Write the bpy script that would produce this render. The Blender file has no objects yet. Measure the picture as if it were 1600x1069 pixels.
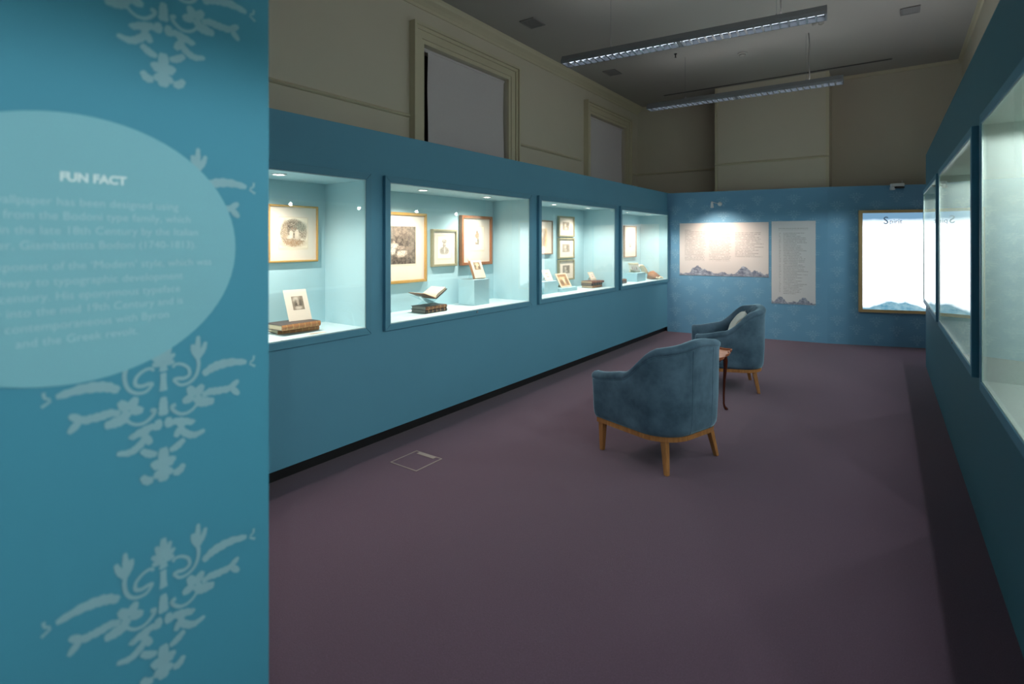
import bpy, math, random
from mathutils import Vector, Matrix
random.seed(7)
scene = bpy.context.scene
COL = scene.collection
PI = math.pi

# ------------------------------------------------------------------ camera
THETA = math.atan2(600, 840)
cam_d = bpy.data.cameras.new('camera')
cam = bpy.data.objects.new('camera', cam_d)
COL.objects.link(cam)
cam.location = (0, 0, 1.5)
cam.rotation_euler = (PI/2, 0, THETA)
cam_d.sensor_width = 36
cam_d.lens = 840/1600*36
cam_d.shift_y = -156.5/1600
cam_d.clip_start = .02
cam_d.dof.use_dof = True
cam_d.dof.focus_distance = 4.6
cam_d.dof.aperture_fstop = 2.0
scene.camera = cam
# ------------------------------------------------------------------ world and exposure
w = bpy.data.worlds.new('world'); scene.world = w
w.use_nodes = True
w.node_tree.nodes['Background'].inputs[0].default_value = (.55, .65, .8, 1)
w.node_tree.nodes['Background'].inputs[1].default_value = .05
vs = scene.view_settings
vs.view_transform = 'Standard'; vs.look = 'None'; vs.gamma = 1; vs.use_curve_mapping = False
vs.exposure = 0.22
scene.cycles.diffuse_bounces = 7
scene.cycles.max_bounces = 14
scene.cycles.transparent_max_bounces = 16
scene.cycles.sample_clamp_indirect = 4
# lamp powers (W) used by the builders below
P_LEFT, P_RIGHT, P_PICTURE, E_BOX, P_FILL_UP, P_FILL_BATTEN = 47.0, 32.0, 58.0, 2.8, 1.2, 20.0

# ------------------------------------------------------------------ helpers: materials
def lin(c):
    return c/12.92 if c <= .04045 else ((c+.055)/1.055)**2.4
def rgb(r, g, b):
    return (lin(r/255), lin(g/255), lin(b/255), 1)
def new_mat(name):
    m = bpy.data.materials.new(name); m.use_nodes = True
    nt = m.node_tree
    return m, nt, nt.nodes['Principled BSDF']
def nd(nt, typ, **kw):
    n = nt.nodes.new(typ)
    for k, v in kw.items(): setattr(n, k, v)
    return n
def ins(nt, sock, v):
    if isinstance(v, bpy.types.NodeSocket): nt.links.new(v, sock)
    elif v is not None: sock.default_value = v
def math_(nt, op, a, b=None, c=None):
    n = nd(nt, 'ShaderNodeMath', operation=op)
    ins(nt, n.inputs[0], a); ins(nt, n.inputs[1], b); ins(nt, n.inputs[2], c)
    return n.outputs[0]
def mixc(nt, f, a, b, blend='MIX'):
    n = nd(nt, 'ShaderNodeMix', data_type='RGBA', blend_type=blend)
    ins(nt, n.inputs[0], f); ins(nt, n.inputs[6], a); ins(nt, n.inputs[7], b)
    return n.outputs[2]
def noise(nt, scale, detail=3, vec=None, rough=.5):
    n = nd(nt, 'ShaderNodeTexNoise')
    n.inputs['Scale'].default_value = scale; n.inputs['Detail'].default_value = detail
    n.inputs['Roughness'].default_value = rough
    if vec is not None: nt.links.new(vec, n.inputs['Vector'])
    return n.outputs['Fac']
def objco(nt):
    return nd(nt, 'ShaderNodeTexCoord').outputs['Object']
def ramp(nt, f, lo, hi):
    n = nd(nt, 'ShaderNodeMapRange', clamp=True)
    ins(nt, n.inputs[0], f); n.inputs[1].default_value = lo; n.inputs[2].default_value = hi
    return n.outputs[0]
def bump(nt, bsdf, h, strength, dist=.01):
    b = nd(nt, 'ShaderNodeBump'); b.inputs['Strength'].default_value = strength; b.inputs['Distance'].default_value = dist
    nt.links.new(h, b.inputs['Height']); nt.links.new(b.outputs[0], bsdf.inputs['Normal'])
def solid(name, c, rough=.6, metal=0, var=.06, nscale=12, bstr=0, bscale=200, sheen=0, spec=.5, emit=0, coat=0):
    m, nt, b = new_mat(name)
    co = objco(nt)
    dark = (c[0]*(1-var), c[1]*(1-var), c[2]*(1-var), 1)
    lite = (min(1, c[0]*(1+var)), min(1, c[1]*(1+var)), min(1, c[2]*(1+var)), 1)
    nt.links.new(mixc(nt, noise(nt, nscale, 3, co), dark, lite), b.inputs['Base Color'])
    b.inputs['Roughness'].default_value = rough
    b.inputs['Metallic'].default_value = metal
    b.inputs['Specular IOR Level'].default_value = spec
    b.inputs['Sheen Weight'].default_value = sheen
    b.inputs['Coat Weight'].default_value = coat
    if emit:
        b.inputs['Emission Color'].default_value = c; b.inputs['Emission Strength'].default_value = emit
    if bstr: bump(nt, b, noise(nt, bscale, 2, co), bstr)
    return m
M = {}
M['blue'] = solid('blue_paint', rgb(92, 149, 175), .62, var=.03, nscale=3, bstr=.05, bscale=350, spec=.25)
M['partition_paint'] = solid('teal_blue_wallpaper', rgb(68, 139, 166), .6, var=.03, nscale=3, bstr=.03, bscale=350, spec=.25)
M['wallpaper'] = solid('blue_wallpaper_ground', rgb(106, 156, 190), .62, var=.03, nscale=3, bstr=.04, bscale=350, spec=.25)
M['shaded_tealwall'] = solid('shaded_grey_teal_paint', rgb(68, 116, 132), .62, var=.03, nscale=3, bstr=.05, bscale=350, spec=.2)  # grey-teal tint taken darker to stand in for weaker light on this wall
M['frameblue'] = solid('frame_blue_paint', rgb(86, 143, 168), .5, var=.03, nscale=4, spec=.3)
M['niche'] = solid('pale_blue_paint', rgb(170, 203, 211), .6, var=.02, nscale=3, spec=.25)
M['nicheshelf'] = solid('lamplit_blue_shelf', rgb(196, 218, 222), .5, var=.02, nscale=3)  # paler than the lining: downlight on the shelf is put into the colour
M['case_grey'] = solid('pale_grey_green_paint', rgb(196, 212, 206), .6, var=.02, nscale=3, spec=.25)
M['beige'] = solid('beige_paint', rgb(204, 194, 177), .7, var=.03, nscale=2, bstr=.05, bscale=120, spec=.2)
M['beigetrim'] = solid('beige_gloss_paint', rgb(200, 190, 164), .5, var=.03, nscale=5)
M['ceil'] = solid('ceiling_paint', rgb(172, 168, 162), .8, var=.02, nscale=2, spec=.2)
M['black'] = solid('black_kick_board', (.006, .006, .007, 1), .5, var=.2)
M['blind'] = solid('grey_blind_fabric', rgb(186, 180, 181), .8, var=.03, nscale=40, spec=.1, emit=.03)  # faint emission stands in for daylight coming through the fabric
M['darkgap'] = solid('dark_reveal', rgb(34, 30, 26), .8)
M['gold'] = solid('gilt_wood', rgb(196, 152, 84), .35, .35, var=.2, nscale=60)
M['lightgold'] = solid('pale_gilt_wood', rgb(190, 158, 100), .4, .3, var=.15, nscale=60)
M['olive'] = solid('olive_silver_frame', rgb(150, 144, 116), .45, .2, var=.15, nscale=60)
M['brownwood'] = solid('brown_wood_frame', rgb(146, 92, 56), .45, var=.2, nscale=40)
M['taupewood'] = solid('taupe_wood_frame', rgb(142, 124, 106), .5, var=.15, nscale=40)
M['mat'] = solid('cream_mount_board', rgb(218, 206, 192), .85, var=.015, nscale=8, spec=.15)
M['paper'] = solid('old_paper', rgb(216, 200, 178), .85, var=.05, nscale=30, spec=.15)
M['white'] = solid('white_plastic', rgb(225, 228, 230), .4, var=.02)
M['metal'] = solid('brushed_metal', rgb(150, 152, 155), .35, .9, var=.05)
M['greymetal'] = solid('grey_luminaire_body', rgb(124, 128, 132), .45, .3, var=.04)
M['louvre'] = solid('bright_louvre_aluminium', rgb(214, 220, 226), .28, .85, var=.03)
M['added_glow'] = solid('added_glow_reflector', (.8, .88, 1, 1), .4, var=0, emit=1.7)  # emission added so the louvre cells look bright, not a lit tube
M['dark'] = solid('dark_plastic', rgb(26, 28, 32), .5)
M['ventgrey'] = solid('grey_vent', rgb(128, 126, 124), .6, var=.05)
M['lens'] = solid('lit_downlight_lens', (1, .9, .76, 1), .3, emit=14, var=0)
M['lens_r'] = solid('lit_case_downlight_lens', (1, .94, .84, 1), .3, emit=8, var=0)
M['print'] = solid('pale_blue_print', rgb(134, 172, 186), .65, var=.05, nscale=30, spec=.2)
M['printwall'] = solid('pale_wallpaper_print', rgb(134, 177, 205), .65, var=.05, nscale=30, spec=.2)
M['oval'] = solid('pale_blue_vinyl', rgb(122, 177, 194), .6, var=.02, nscale=4, spec=.25)
M['letter'] = solid('white_blue_vinyl_letters', rgb(160, 201, 214), .6, var=0)
M['letterhead'] = solid('white_vinyl_letters', rgb(214, 230, 236), .6, var=0)
M['spirit'] = solid('slate_blue_ink', rgb(84, 108, 130), .7, var=0, emit=.25)
M['spirit_faint'] = solid('faint_slate_ink', rgb(200, 208, 216), .7, var=0, emit=.9)
M['pages'] = solid('page_block', rgb(196, 178, 150), .8, var=.12, nscale=90)
M['pagesgrey'] = solid('grey_page_block', rgb(140, 134, 126), .8, var=.12, nscale=90)
M['leather'] = solid('brown_leather', rgb(128, 84, 56), .5, var=.35, nscale=35, bstr=.2)
M['leather2'] = solid('tan_leather', rgb(168, 114, 72), .5, var=.35, nscale=45, bstr=.2)
M['leather3'] = solid('dark_leather', rgb(74, 62, 58), .5, var=.35, nscale=45, bstr=.2)
M['leather4'] = solid('red_brown_leather', rgb(118, 70, 52), .5, var=.3, nscale=45, bstr=.2)
M['band'] = solid('gold_tooled_band', rgb(190, 150, 100), .4, .3, var=.2, nscale=60)
M['marble'] = solid('marbled_board', rgb(92, 82, 76), .5, var=.5, nscale=70)
M['cushion'] = solid('grey_linen_cushion', rgb(206, 209, 206), .85, var=.06, nscale=60, bstr=.25, bscale=400, sheen=.2)
M['browncloth'] = solid('brown_cloth', rgb(160, 116, 80), .8, var=.15, nscale=50, bstr=.3)
M['creamcloth'] = solid('cream_vellum', rgb(240, 222, 192), .7, var=.05, nscale=20, bstr=.15)
M['greyline'] = solid('floor_box_steel', rgb(150, 138, 132), .5, .2, var=.05)

def wood(name, c1, c2, rough=.4, scale=1.0):
    m, nt, b = new_mat(name)
    co = objco(nt)
    mp = nd(nt, 'ShaderNodeMapping'); nt.links.new(co, mp.inputs[0]); mp.inputs['Scale'].default_value = (30*scale, 30*scale, 3*scale)
    f = noise(nt, 2, 5, mp.outputs[0], .6)
    nt.links.new(mixc(nt, ramp(nt, f, .3, .7), c1, c2), b.inputs['Base Color'])
    b.inputs['Roughness'].default_value = rough
    bump(nt, b, f, .08)
    return m
M['oak'] = wood('oak_legs', rgb(136, 88, 46), rgb(176, 122, 72))
M['mahogany'] = wood('mahogany', rgb(58, 24, 14), rgb(92, 42, 24), .25)
M['tabletop'] = wood('polished_table_top', rgb(140, 78, 48), rgb(172, 104, 68), .28, .4)

def carpet_mat():
    m, nt, b = new_mat('purple_carpet')
    co = objco(nt)
    big = noise(nt, 1.3, 2, co)
    f = noise(nt, 240, 2, co, .7)
    g = noise(nt, 70, 3, co, .7)
    c = mixc(nt, ramp(nt, f, .3, .7), rgb(60, 42, 56), rgb(109, 85, 106))
    c = mixc(nt, ramp(nt, g, .35, .65), c, rgb(86, 66, 82))
    c = mixc(nt, math_(nt, 'MULTIPLY', big, .35), c, rgb(76, 56, 70))
    nt.links.new(c, b.inputs['Base Color'])
    b.inputs['Roughness'].default_value = .95; b.inputs['Specular IOR Level'].default_value = .1
    b.inputs['Sheen Weight'].default_value = .15
    bump(nt, b, f, .5, .004)
    return m
M['carpet'] = carpet_mat()
def velvet_mat():
    m, nt, b = new_mat('blue_velvet')
    co = objco(nt)
    f = noise(nt, 5, 4, co, .6); g = noise(nt, 500, 1, co)
    c = mixc(nt, ramp(nt, f, .35, .68), rgb(58, 80, 97), rgb(90, 114, 134))
    nt.links.new(c, b.inputs['Base Color'])
    b.inputs['Roughness'].default_value = .85; b.inputs['Specular IOR Level'].default_value = .15
    b.inputs['Sheen Weight'].default_value = .9; b.inputs['Sheen Roughness'].default_value = .35
    b.inputs['Sheen Tint'].default_value = rgb(170, 205, 225)
    bump(nt, b, math_(nt, 'ADD', f, math_(nt, 'MULTIPLY', g, .2)), .12, .01)
    return m
M['velvet'] = velvet_mat()
def glass_mat(name, tint):
    # clear pane: looks the same from both sides, reflects by Schlick's law
    m = bpy.data.materials.new(name); m.use_nodes = True
    nt = m.node_tree; nt.nodes.remove(nt.nodes['Principled BSDF'])
    geo = nd(nt, 'ShaderNodeNewGeometry')
    dt = nd(nt, 'ShaderNodeVectorMath', operation='DOT_PRODUCT')
    nt.links.new(geo.outputs['Normal'], dt.inputs[0]); nt.links.new(geo.outputs['Incoming'], dt.inputs[1])
    c = math_(nt, 'ABSOLUTE', dt.outputs['Value'])
    p = math_(nt, 'POWER', math_(nt, 'SUBTRACT', 1.0, c), 5.0)
    f = math_(nt, 'MULTIPLY_ADD', p, .96, .04)
    tr = nd(nt, 'ShaderNodeBsdfTransparent'); tr.inputs[0].default_value = tint
    gl = nd(nt, 'ShaderNodeBsdfGlossy'); gl.inputs['Roughness'].default_value = 0
    mx = nd(nt, 'ShaderNodeMixShader')
    nt.links.new(f, mx.inputs[0]); nt.links.new(tr.outputs[0], mx.inputs[1]); nt.links.new(gl.outputs[0], mx.inputs[2])
    nt.links.new(mx.outputs[0], nt.nodes['Material Output'].inputs[0])
    return m
M['glass'] = glass_mat('clear_glass', (.985, .995, .99, 1))
M['acrylic'] = glass_mat('clear_acrylic', (.9, .96, .97, 1))

def uvn(nt):
    return nd(nt, 'ShaderNodeUVMap').outputs[0]
def art_mat(name, bg, blobs, nz=.25, grain=.35, seed=0, dist=.05):
    """flat print: soft ellipses over a paper tone, warped by noise (cx, cy, rx, ry, colour, softness)"""
    m, nt, b = new_mat(name)
    uv = uvn(nt)
    off = nd(nt, 'ShaderNodeVectorMath', operation='ADD'); nt.links.new(uv, off.inputs[0]); off.inputs[1].default_value = (seed*3.7, seed*1.9, 0)
    nn = nd(nt, 'ShaderNodeTexNoise'); nn.inputs['Scale'].default_value = 7; nn.inputs['Detail'].default_value = 4
    nt.links.new(off.outputs[0], nn.inputs['Vector'])
    sb = nd(nt, 'ShaderNodeVectorMath', operation='SUBTRACT'); nt.links.new(nn.outputs['Color'], sb.inputs[0]); sb.inputs[1].default_value = (.5, .5, .5)
    sc = nd(nt, 'ShaderNodeVectorMath', operation='SCALE'); nt.links.new(sb.outputs[0], sc.inputs[0]); sc.inputs['Scale'].default_value = dist*2
    wv = nd(nt, 'ShaderNodeVectorMath', operation='ADD'); nt.links.new(uv, wv.inputs[0]); nt.links.new(sc.outputs[0], wv.inputs[1])
    col = None
    fine = noise(nt, 26, 5, off.outputs[0], .7)
    for cx, cy, rx, ry, c, soft in blobs:
        a = nd(nt, 'ShaderNodeVectorMath', operation='SUBTRACT'); nt.links.new(wv.outputs[0], a.inputs[0]); a.inputs[1].default_value = (cx, cy, 0)
        d = nd(nt, 'ShaderNodeVectorMath', operation='MULTIPLY'); nt.links.new(a.outputs[0], d.inputs[0]); d.inputs[1].default_value = (1/rx, 1/ry, 0)
        l = nd(nt, 'ShaderNodeVectorMath', operation='LENGTH'); nt.links.new(d.outputs[0], l.inputs[0])
        f = math_(nt, 'SUBTRACT', 1.0, ramp(nt, l.outputs['Value'], 1-soft, 1+soft))
        if grain: f = math_(nt, 'MULTIPLY', f, ramp(nt, fine, .5-.5*grain-.1, .5+.1))
        col = mixc(nt, f, bg if col is None else col, c)
    tone = ramp(nt, noise(nt, 11, 3, off.outputs[0], .6), .38, .62)
    lum0 = nd(nt, 'ShaderNodeRGBToBW'); nt.links.new(col, lum0.inputs[0])
    kk = math_(nt, 'MULTIPLY', tone, math_(nt, 'SUBTRACT', 1.0, ramp(nt, lum0.outputs[0], .25, .6)))
    col = mixc(nt, math_(nt, 'MULTIPLY', kk, .22), col, rgb(226, 208, 184))
    etch = ramp(nt, noise(nt, 55, 4, off.outputs[0], .75), .36, .6)
    lum = nd(nt, 'ShaderNodeRGBToBW'); nt.links.new(col, lum.inputs[0])
    k = math_(nt, 'MULTIPLY', math_(nt, 'SUBTRACT', 1.0, etch), math_(nt, 'SUBTRACT', 1.0, ramp(nt, lum.outputs[0], .3, .72)))
    col = mixc(nt, math_(nt, 'MULTIPLY', k, .55), col, rgb(48, 40, 36))
    nt.links.new(col, b.inputs['Base Color'])
    b.inputs['Roughness'].default_value = .8; b.inputs['Specular IOR Level'].default_value = .15
    return m

# ------------------------------------------------------------------ helpers: geometry
class MB:
    def __init__(s): s.v = []; s.f = []; s.uv = {}
    def add(s, vs, fs):
        o = len(s.v); s.v += [tuple(x) for x in vs]; s.f += [tuple(i+o for i in f) for f in fs]; return s
    def box(s, x0, x1, y0, y1, z0, z1):
        return s.add([(x0,y0,z0),(x1,y0,z0),(x1,y1,z0),(x0,y1,z0),(x0,y0,z1),(x1,y0,z1),(x1,y1,z1),(x0,y1,z1)],
                     [(0,3,2,1),(4,5,6,7),(0,1,5,4),(1,2,6,5),(2,3,7,6),(3,0,4,7)])
    def hexa(s, a, b):
        """prism between two equal rings of points"""
        n = len(a)
        return s.add(list(a)+list(b), [tuple(range(n-1, -1, -1)), tuple(range(n, 2*n))]+[(i, (i+1) % n, n+(i+1) % n, n+i) for i in range(n)])
    def loft(s, rings, caps=True, closed=True):
        n = len(rings[0]); vs = [p for r in rings for p in r]; fs = []
        for k in range(len(rings)-1):
            for i in range(n if closed else n-1):
                j = (i+1) % n
                fs.append((k*n+i, k*n+j, (k+1)*n+j, (k+1)*n+i))
        if caps: fs.append(tuple(range(n-1, -1, -1))); fs.append(tuple((len(rings)-1)*n+i for i in range(n)))
        return s.add(vs, fs)
    def tube(s, pts, r, n=8, caps=True):
        rr = r if isinstance(r, (list, tuple)) else [r]*len(pts)
        P = [Vector(p) for p in pts]; rings = []; u = None
        for i, p in enumerate(P):
            t = (P[min(i+1, len(P)-1)]-P[max(i-1, 0)]).normalized()
            if u is None:
                u = t.cross(Vector((0, 0, 1)))
                if u.length < 1e-3: u = t.cross(Vector((1, 0, 0)))
            else: u = u-t*u.dot(t)
            u.normalize(); v = t.cross(u)
            rings.append([p+u*math.cos(2*PI*k/n)*rr[i]+v*math.sin(2*PI*k/n)*rr[i] for k in range(n)])
        return s.loft(rings, caps)
    def lathe(s, prof, n=24, c=(0, 0, 0)):
        return s.loft([[(c[0]+r*math.cos(2*PI*k/n), c[1]+r*math.sin(2*PI*k/n), c[2]+z) for k in range(n)] for r, z in prof])
    def build(s, name, mat, parent=None, smooth=False, mw=None, bevel=0, uvq=False):
        me = bpy.data.meshes.new(name)
        v = s.v if mw is None else [tuple(mw @ Vector(p)) for p in s.v]
        me.from_pydata(v, [], s.f); me.validate(); me.update()
        if smooth: me.polygons.foreach_set('use_smooth', [True]*len(me.polygons))
        if uvq:
            l = me.uv_layers.new(name='UVMap'); q = [(0, 0), (1, 0), (1, 1), (0, 1)]
            for i, d in enumerate(l.data): d.uv = q[i % 4]
        me.materials.append(M[mat] if isinstance(mat, str) else mat)
        o = bpy.data.objects.new(name, me); COL.objects.link(o)
        if parent is not None: o.parent = parent
        if bevel:
            bv = o.modifiers.new('bevel', 'BEVEL'); bv.width = bevel; bv.segments = 2; bv.limit_method = 'ANGLE'
        return o
def tag(o, label, cat=None, group=None, kind=None):
    o['label'] = label
    if cat: o['category'] = cat
    if group: o['group'] = group
    if kind: o['kind'] = kind
    return o
def thing(name, label, cat, loc=(0, 0, 0), rz=0, group=None):
    o = bpy.data.objects.new(name, None); COL.objects.link(o); o.empty_display_size = .05
    o.location = loc; o.rotation_euler = (0, 0, rz)
    return tag(o, label, cat, group)
def B(x0, x1, y0, y1, z0, z1): return MB().box(x0, x1, y0, y1, z0, z1)
def text_mb(body, size, bold=0.0, align='CENTER'):
    cu = bpy.data.curves.new('t', 'FONT'); cu.body = body; cu.size = size; cu.align_x = align; cu.offset = bold; cu.resolution_u = 3
    ob = bpy.data.objects.new('t', cu); COL.objects.link(ob)
    bpy.context.view_layer.update()
    me = bpy.data.meshes.new_from_object(ob.evaluated_get(bpy.context.evaluated_depsgraph_get()))
    m = MB().add([tuple(v.co) for v in me.vertices], [tuple(p.vertices) for p in me.polygons])
    bpy.data.objects.remove(ob); bpy.data.curves.remove(cu); bpy.data.meshes.remove(me)
    return m
def frame_mat(origin, xdir, ydir=(0, 0, 1)):
    """matrix taking local (x right, y up, z out) to the world"""
    x = Vector(xdir).normalized(); y = Vector(ydir).normalized(); z = x.cross(y)
    return Matrix(((x.x, y.x, z.x, origin[0]), (x.y, y.y, z.y, origin[1]), (x.z, y.z, z.z, origin[2]), (0, 0, 0, 1)))

# ------------------------------------------------------------------ room shell
XL, XR, YB, YN, ZC = -4.1, .76, 9.95, -3.2, 4.1
def struct(o, label, cat): return tag(o, label, cat, None, 'structure')
struct(B(XL-.2, XR+.2, YN, YB+.2, -.1, 0).build('floor', 'carpet'), 'dark purple carpet covering the gallery floor', 'floor')
struct(B(XL-.2, XR+.2, YN, YB+.2, ZC, ZC+.1).build('ceiling', 'ceil'), 'dim off white ceiling above the gallery', 'ceiling')
wl = MB()
WIN = [(4.1, 5.63), (7.92, 9.32)]
ys = [YN, 4.1, 5.63, 7.92, 9.32, YB]
for a, b in ((ys[0], ys[1]), (ys[2], ys[3]), (ys[4], ys[5])): wl.box(XL-.25, XL, a, b, 0, ZC)
for a, b in WIN: wl.box(XL-.25, XL, a, b, 3.6, ZC); wl.box(XL-.25, XL, a, b, 0, 1.2)
struct(wl.build('wall_left', 'beige'), 'beige plaster wall with two tall windows above blue display wall', 'wall')
struct(B(XL-.25, XR+.25, YB, YB+.2, 0, ZC).build('wall_back', 'beige'), 'beige end wall behind the chimney breast', 'wall')
struct(B(XR, XR+.2, YN, YB, 0, ZC).build('wall_right', 'beige'), 'beige wall above the right blue display wall', 'wall')
struct(B(-2.5, -.83, 9.45, YB, 0, ZC).build('wall_chimney_breast', 'beige'), 'beige projecting chimney breast at far end', 'wall')
def rail(mb, a, b, prof, nrm):
    """extrude (out, z) profile from a to b"""
    n = Vector((nrm[0], nrm[1], 0))
    r = [[Vector((p[0], p[1], 0))+n*o+Vector((0, 0, z)) for o, z in prof] for p in (a, b)]
    return mb.hexa(r[0], r[1])
cor = [(0, 3.97), (.012, 3.97), (.02, 4.0), (.05, 4.03), (.085, 4.06), (.1, 4.08), (.12, 4.1), (0, 4.1)]
dad = [(0, 2.785), (.02, 2.79), (.028, 2.8), (.02, 2.812), (.008, 2.822), (0, 2.826)]
cor2 = [(0, 4.05), (.02, 4.055), (.04, 4.1), (0, 4.1)]
tr = MB()
rail(tr, (XL, YN), (XL, YB), cor, (1, 0)); rail(tr, (XR, YB), (XR, YN), cor2, (-1, 0)); rail(tr, (XL, YB), (XR, YB), cor2, (0, -1))
struct(tr.build('trim_1', 'beigetrim'), 'moulded cornice between beige walls and ceiling', 'cornice')
tr = MB()
for a, b in ((YN, 3.9), (5.83, 7.63), (9.46, YB)): rail(tr, (XL, a), (XL, b), dad, (1, 0))
rail(tr, (XL, YB), (-2.5, YB), dad, (0, -1)); rail(tr, (-2.5, 9.45), (-.83, 9.45), dad, (0, -1))
struct(tr.build('trim_2', 'beigetrim'), 'thin beige picture rail along upper walls', 'rail')
tr = MB()
tr.box(-2.505, -2.46, 9.437, 9.455, 0, ZC); tr.box(-.87, -.825, 9.437, 9.455, 0, ZC)
struct(tr.build('trim_3', 'beigetrim'), 'corner beads on edges of chimney breast', 'trim')
for i, (a, b) in enumerate(WIN):
    lab = ['tall window with grey blind above second display case', 'tall window with grey blind in far left corner'][i]
    wd = thing('window_%d' % (i+1), lab, 'window', (XL, (a+b)/2, 1.2)); wd['kind'] = 'structure'
    T = Matrix.Translation((-XL, -(a+b)/2, -1.2))
    # moulded architrave: three steps, mitred
    def arch(w0, w1, d):
        m = MB()
        for y0, y1 in ((a-w1, a-w0), (b+w0, b+w1)): m.box(XL, XL+d, y0, y1, 1.2, 3.6+w1)
        m.box(XL, XL+d, a-w0, b+w0, 3.6+w0, 3.6+w1)
        return m
    for w0, w1, d in ((0, .045, .028), (.045, .125, .042), (.125, .16, .06), (.16, .19, .085)):
        arch(w0, w1, d).build('architrave', 'beigetrim', wd, mw=T)
    rv = MB(); rv.box(XL-.25, XL-.22, a, b, 1.2, 3.6)
    rv.build('reveal', 'darkgap', wd, mw=T)
    st = MB(); st.box(XL-.12, XL-.09, a, a+.03, 1.2, 3.6)
    st.build('sash_frame', 'darkgap', wd, mw=T)
    bl = MB(); n = 12
    prof = [(XL-.045+.006*math.sin(k*1.1), 1.22+(3.56-1.22)*k/n) for k in range(n+1)]
    for y0, y1 in ((a+.125, b-.02),):
        bl.loft([[(x, y0, z), (x+.004, y0, z), (x+.004, y1, z), (x, y1, z)] for x, z in prof])
    bl.build('blind', 'blind', wd, mw=T)
    MB().tube([(XL-.05, a+.03, 3.575), (XL-.05, b-.01, 3.575)], .02, 10).build('blind_roller', 'blind', wd, mw=T)

# ------------------------------------------------------------------ blue display wall on the left
XW = -3.12
NZ0, NZ1 = .888, 1.94
NICHE = [(.69, 2.521), (2.761, 4.634), (4.881, 6.71), (6.964, 8.773)]
wm = MB()
T_ = .05; WZ0, WZ1 = .082, 2.32
y = -1.2
wm.box(XW-T_, XW, y, 8.93, WZ0, NZ0-.0065); wm.box(XW-T_, XW, y, 8.93, NZ1+.0065, WZ1)
e = [y]+[v for n in NICHE for v in n]+[8.93]
for k in range(0, len(e), 2): wm.box(XW-T_, XW, e[k]+(.0065 if k else 0), e[k+1]-(.0065 if k < len(e)-2 else 0), NZ0-.0065, NZ1+.0065)
wm.box(-3.75, XW-T_, y, 8.93, WZ1-.03, WZ1)
wm.box(-3.75, -3.72, y, 8.93, 0, WZ1-.03)
struct(wm.build('wall_display_left', 'blue'), 'long blue display wall on left holding four lit cases', 'wall')
struct(B(-3.7, XW-.045, -1.2, 8.9, 0, .081).build('baseboard_left', 'black'), 'black recessed kick board under left display wall', 'baseboard')

def make_case(label, W, D, z0, z1, lin_mat, shelf_mat, loc, rz, lights, lx, power, lens, col, fw=.055, proud=.032, lip=.055, spot=140, blend=1.0):
    """display case: local x = along the wall, local y = out of the wall towards the room, opening 0..W"""
    t = thing('display_case', label, 'display case', loc, rz, 'lit display cases set into the blue walls')
    th = .006; yf = proud-.004
    B(-th, W+th, -D-th, -D, z0-th, z1+th).build('back_panel', lin_mat, t)
    B(-th, 0, -D, yf, z0, z1).build('side_panel', lin_mat, t)
    B(W, W+th, -D, yf, z0, z1).build('side_panel', lin_mat, t)
    B(-th, W+th, -D, yf, z0-th, z0).build('shelf_panel', shelf_mat, t)
    B(-th, W+th, -D, yf, z1, z1+th).build('top_panel', lin_mat, t)
    # proud mitred frame of four rails
    def railq(p, q, r, s): return MB().hexa([(a, 0, b) for a, b in (p, q, r, s)], [(a, proud, b) for a, b in (p, q, r, s)])
    g = .0008
    i0, i1, j0, j1 = -.0065, W+.0065, z0-.0065, z1+.0065; o0, o1, q0, q1 = -fw, W+fw, z0-lip, z1+lip
    railq((o0+g, q0), (o1-g, q0), (i1-g, j0), (i0+g, j0)).build('frame_rail', 'frameblue', t, bevel=.003)
    railq((i0+g, j1), (i1-g, j1), (o1-g, q1), (o0+g, q1)).build('frame_rail', 'frameblue', t, bevel=.003)
    railq((o0, q0+g), (i0, j0+g), (i0, j1-g), (o0, q1-g)).build('frame_rail', 'frameblue', t, bevel=.003)
    railq((i1, j0+g), (o1, q0+g), (o1, q1-g), (i1, j1-g)).build('frame_rail', 'frameblue', t, bevel=.003)
    B(.001, W-.001, yf-.008, yf-.001, z0+.001, z1-.001).build('glass_pane', 'glass', t)
    MB().box(.45*W, .45*W+.02, proud, proud+.004, z0-.03, z0-.015).build('lock', 'metal', t)
    for u in lights:
        d = MB().lathe([(.02, .004), (.036, .004), (.046, 0), (.046, -.006), (.038, -.008), (.036, -.002), (.02, -.002)], 24, (u, lx, z1)).build('downlight', 'white', t, True)
        MB().lathe([(.001, -.003), (.034, -.003), (.034, -.0045), (.001, -.0045)], 24, (u, lx, z1)).build('lens', lens, d)
        ld = bpy.data.lights.new('downlight_lamp', 'SPOT'); ld.energy = power; ld.color = col
        ld.spot_size = math.radians(spot); ld.spot_blend = blend; ld.shadow_soft_size = .02
        lo = bpy.data.objects.new('downlight_lamp', ld); COL.objects.link(lo)
        lo.parent = d; lo.location = (u, lx, z1-.04)
    return t
# left wall: local x runs towards -Y so that local y points to +X
LABL = ['partly hidden left wall case with oval vignette print', 'left wall case with open book on clear cradle',
        'left wall case with three small prints stacked vertically', 'left wall case farthest from camera, beside end wall']
LY = [(1.954, 1.1), (3.256, 4.13), (5.392, 6.249), (7.5, 8.33)]
for (a, b), lab, ly in zip(NICHE, LABL, LY):
    make_case(lab, b-a, .44, NZ0, NZ1, 'niche', 'nicheshelf', (XW, b, 0), -PI/2, [b-v for v in ly], -.13, P_LEFT, 'lens', (1, .92, .82), spot=148, blend=1.0)

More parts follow.
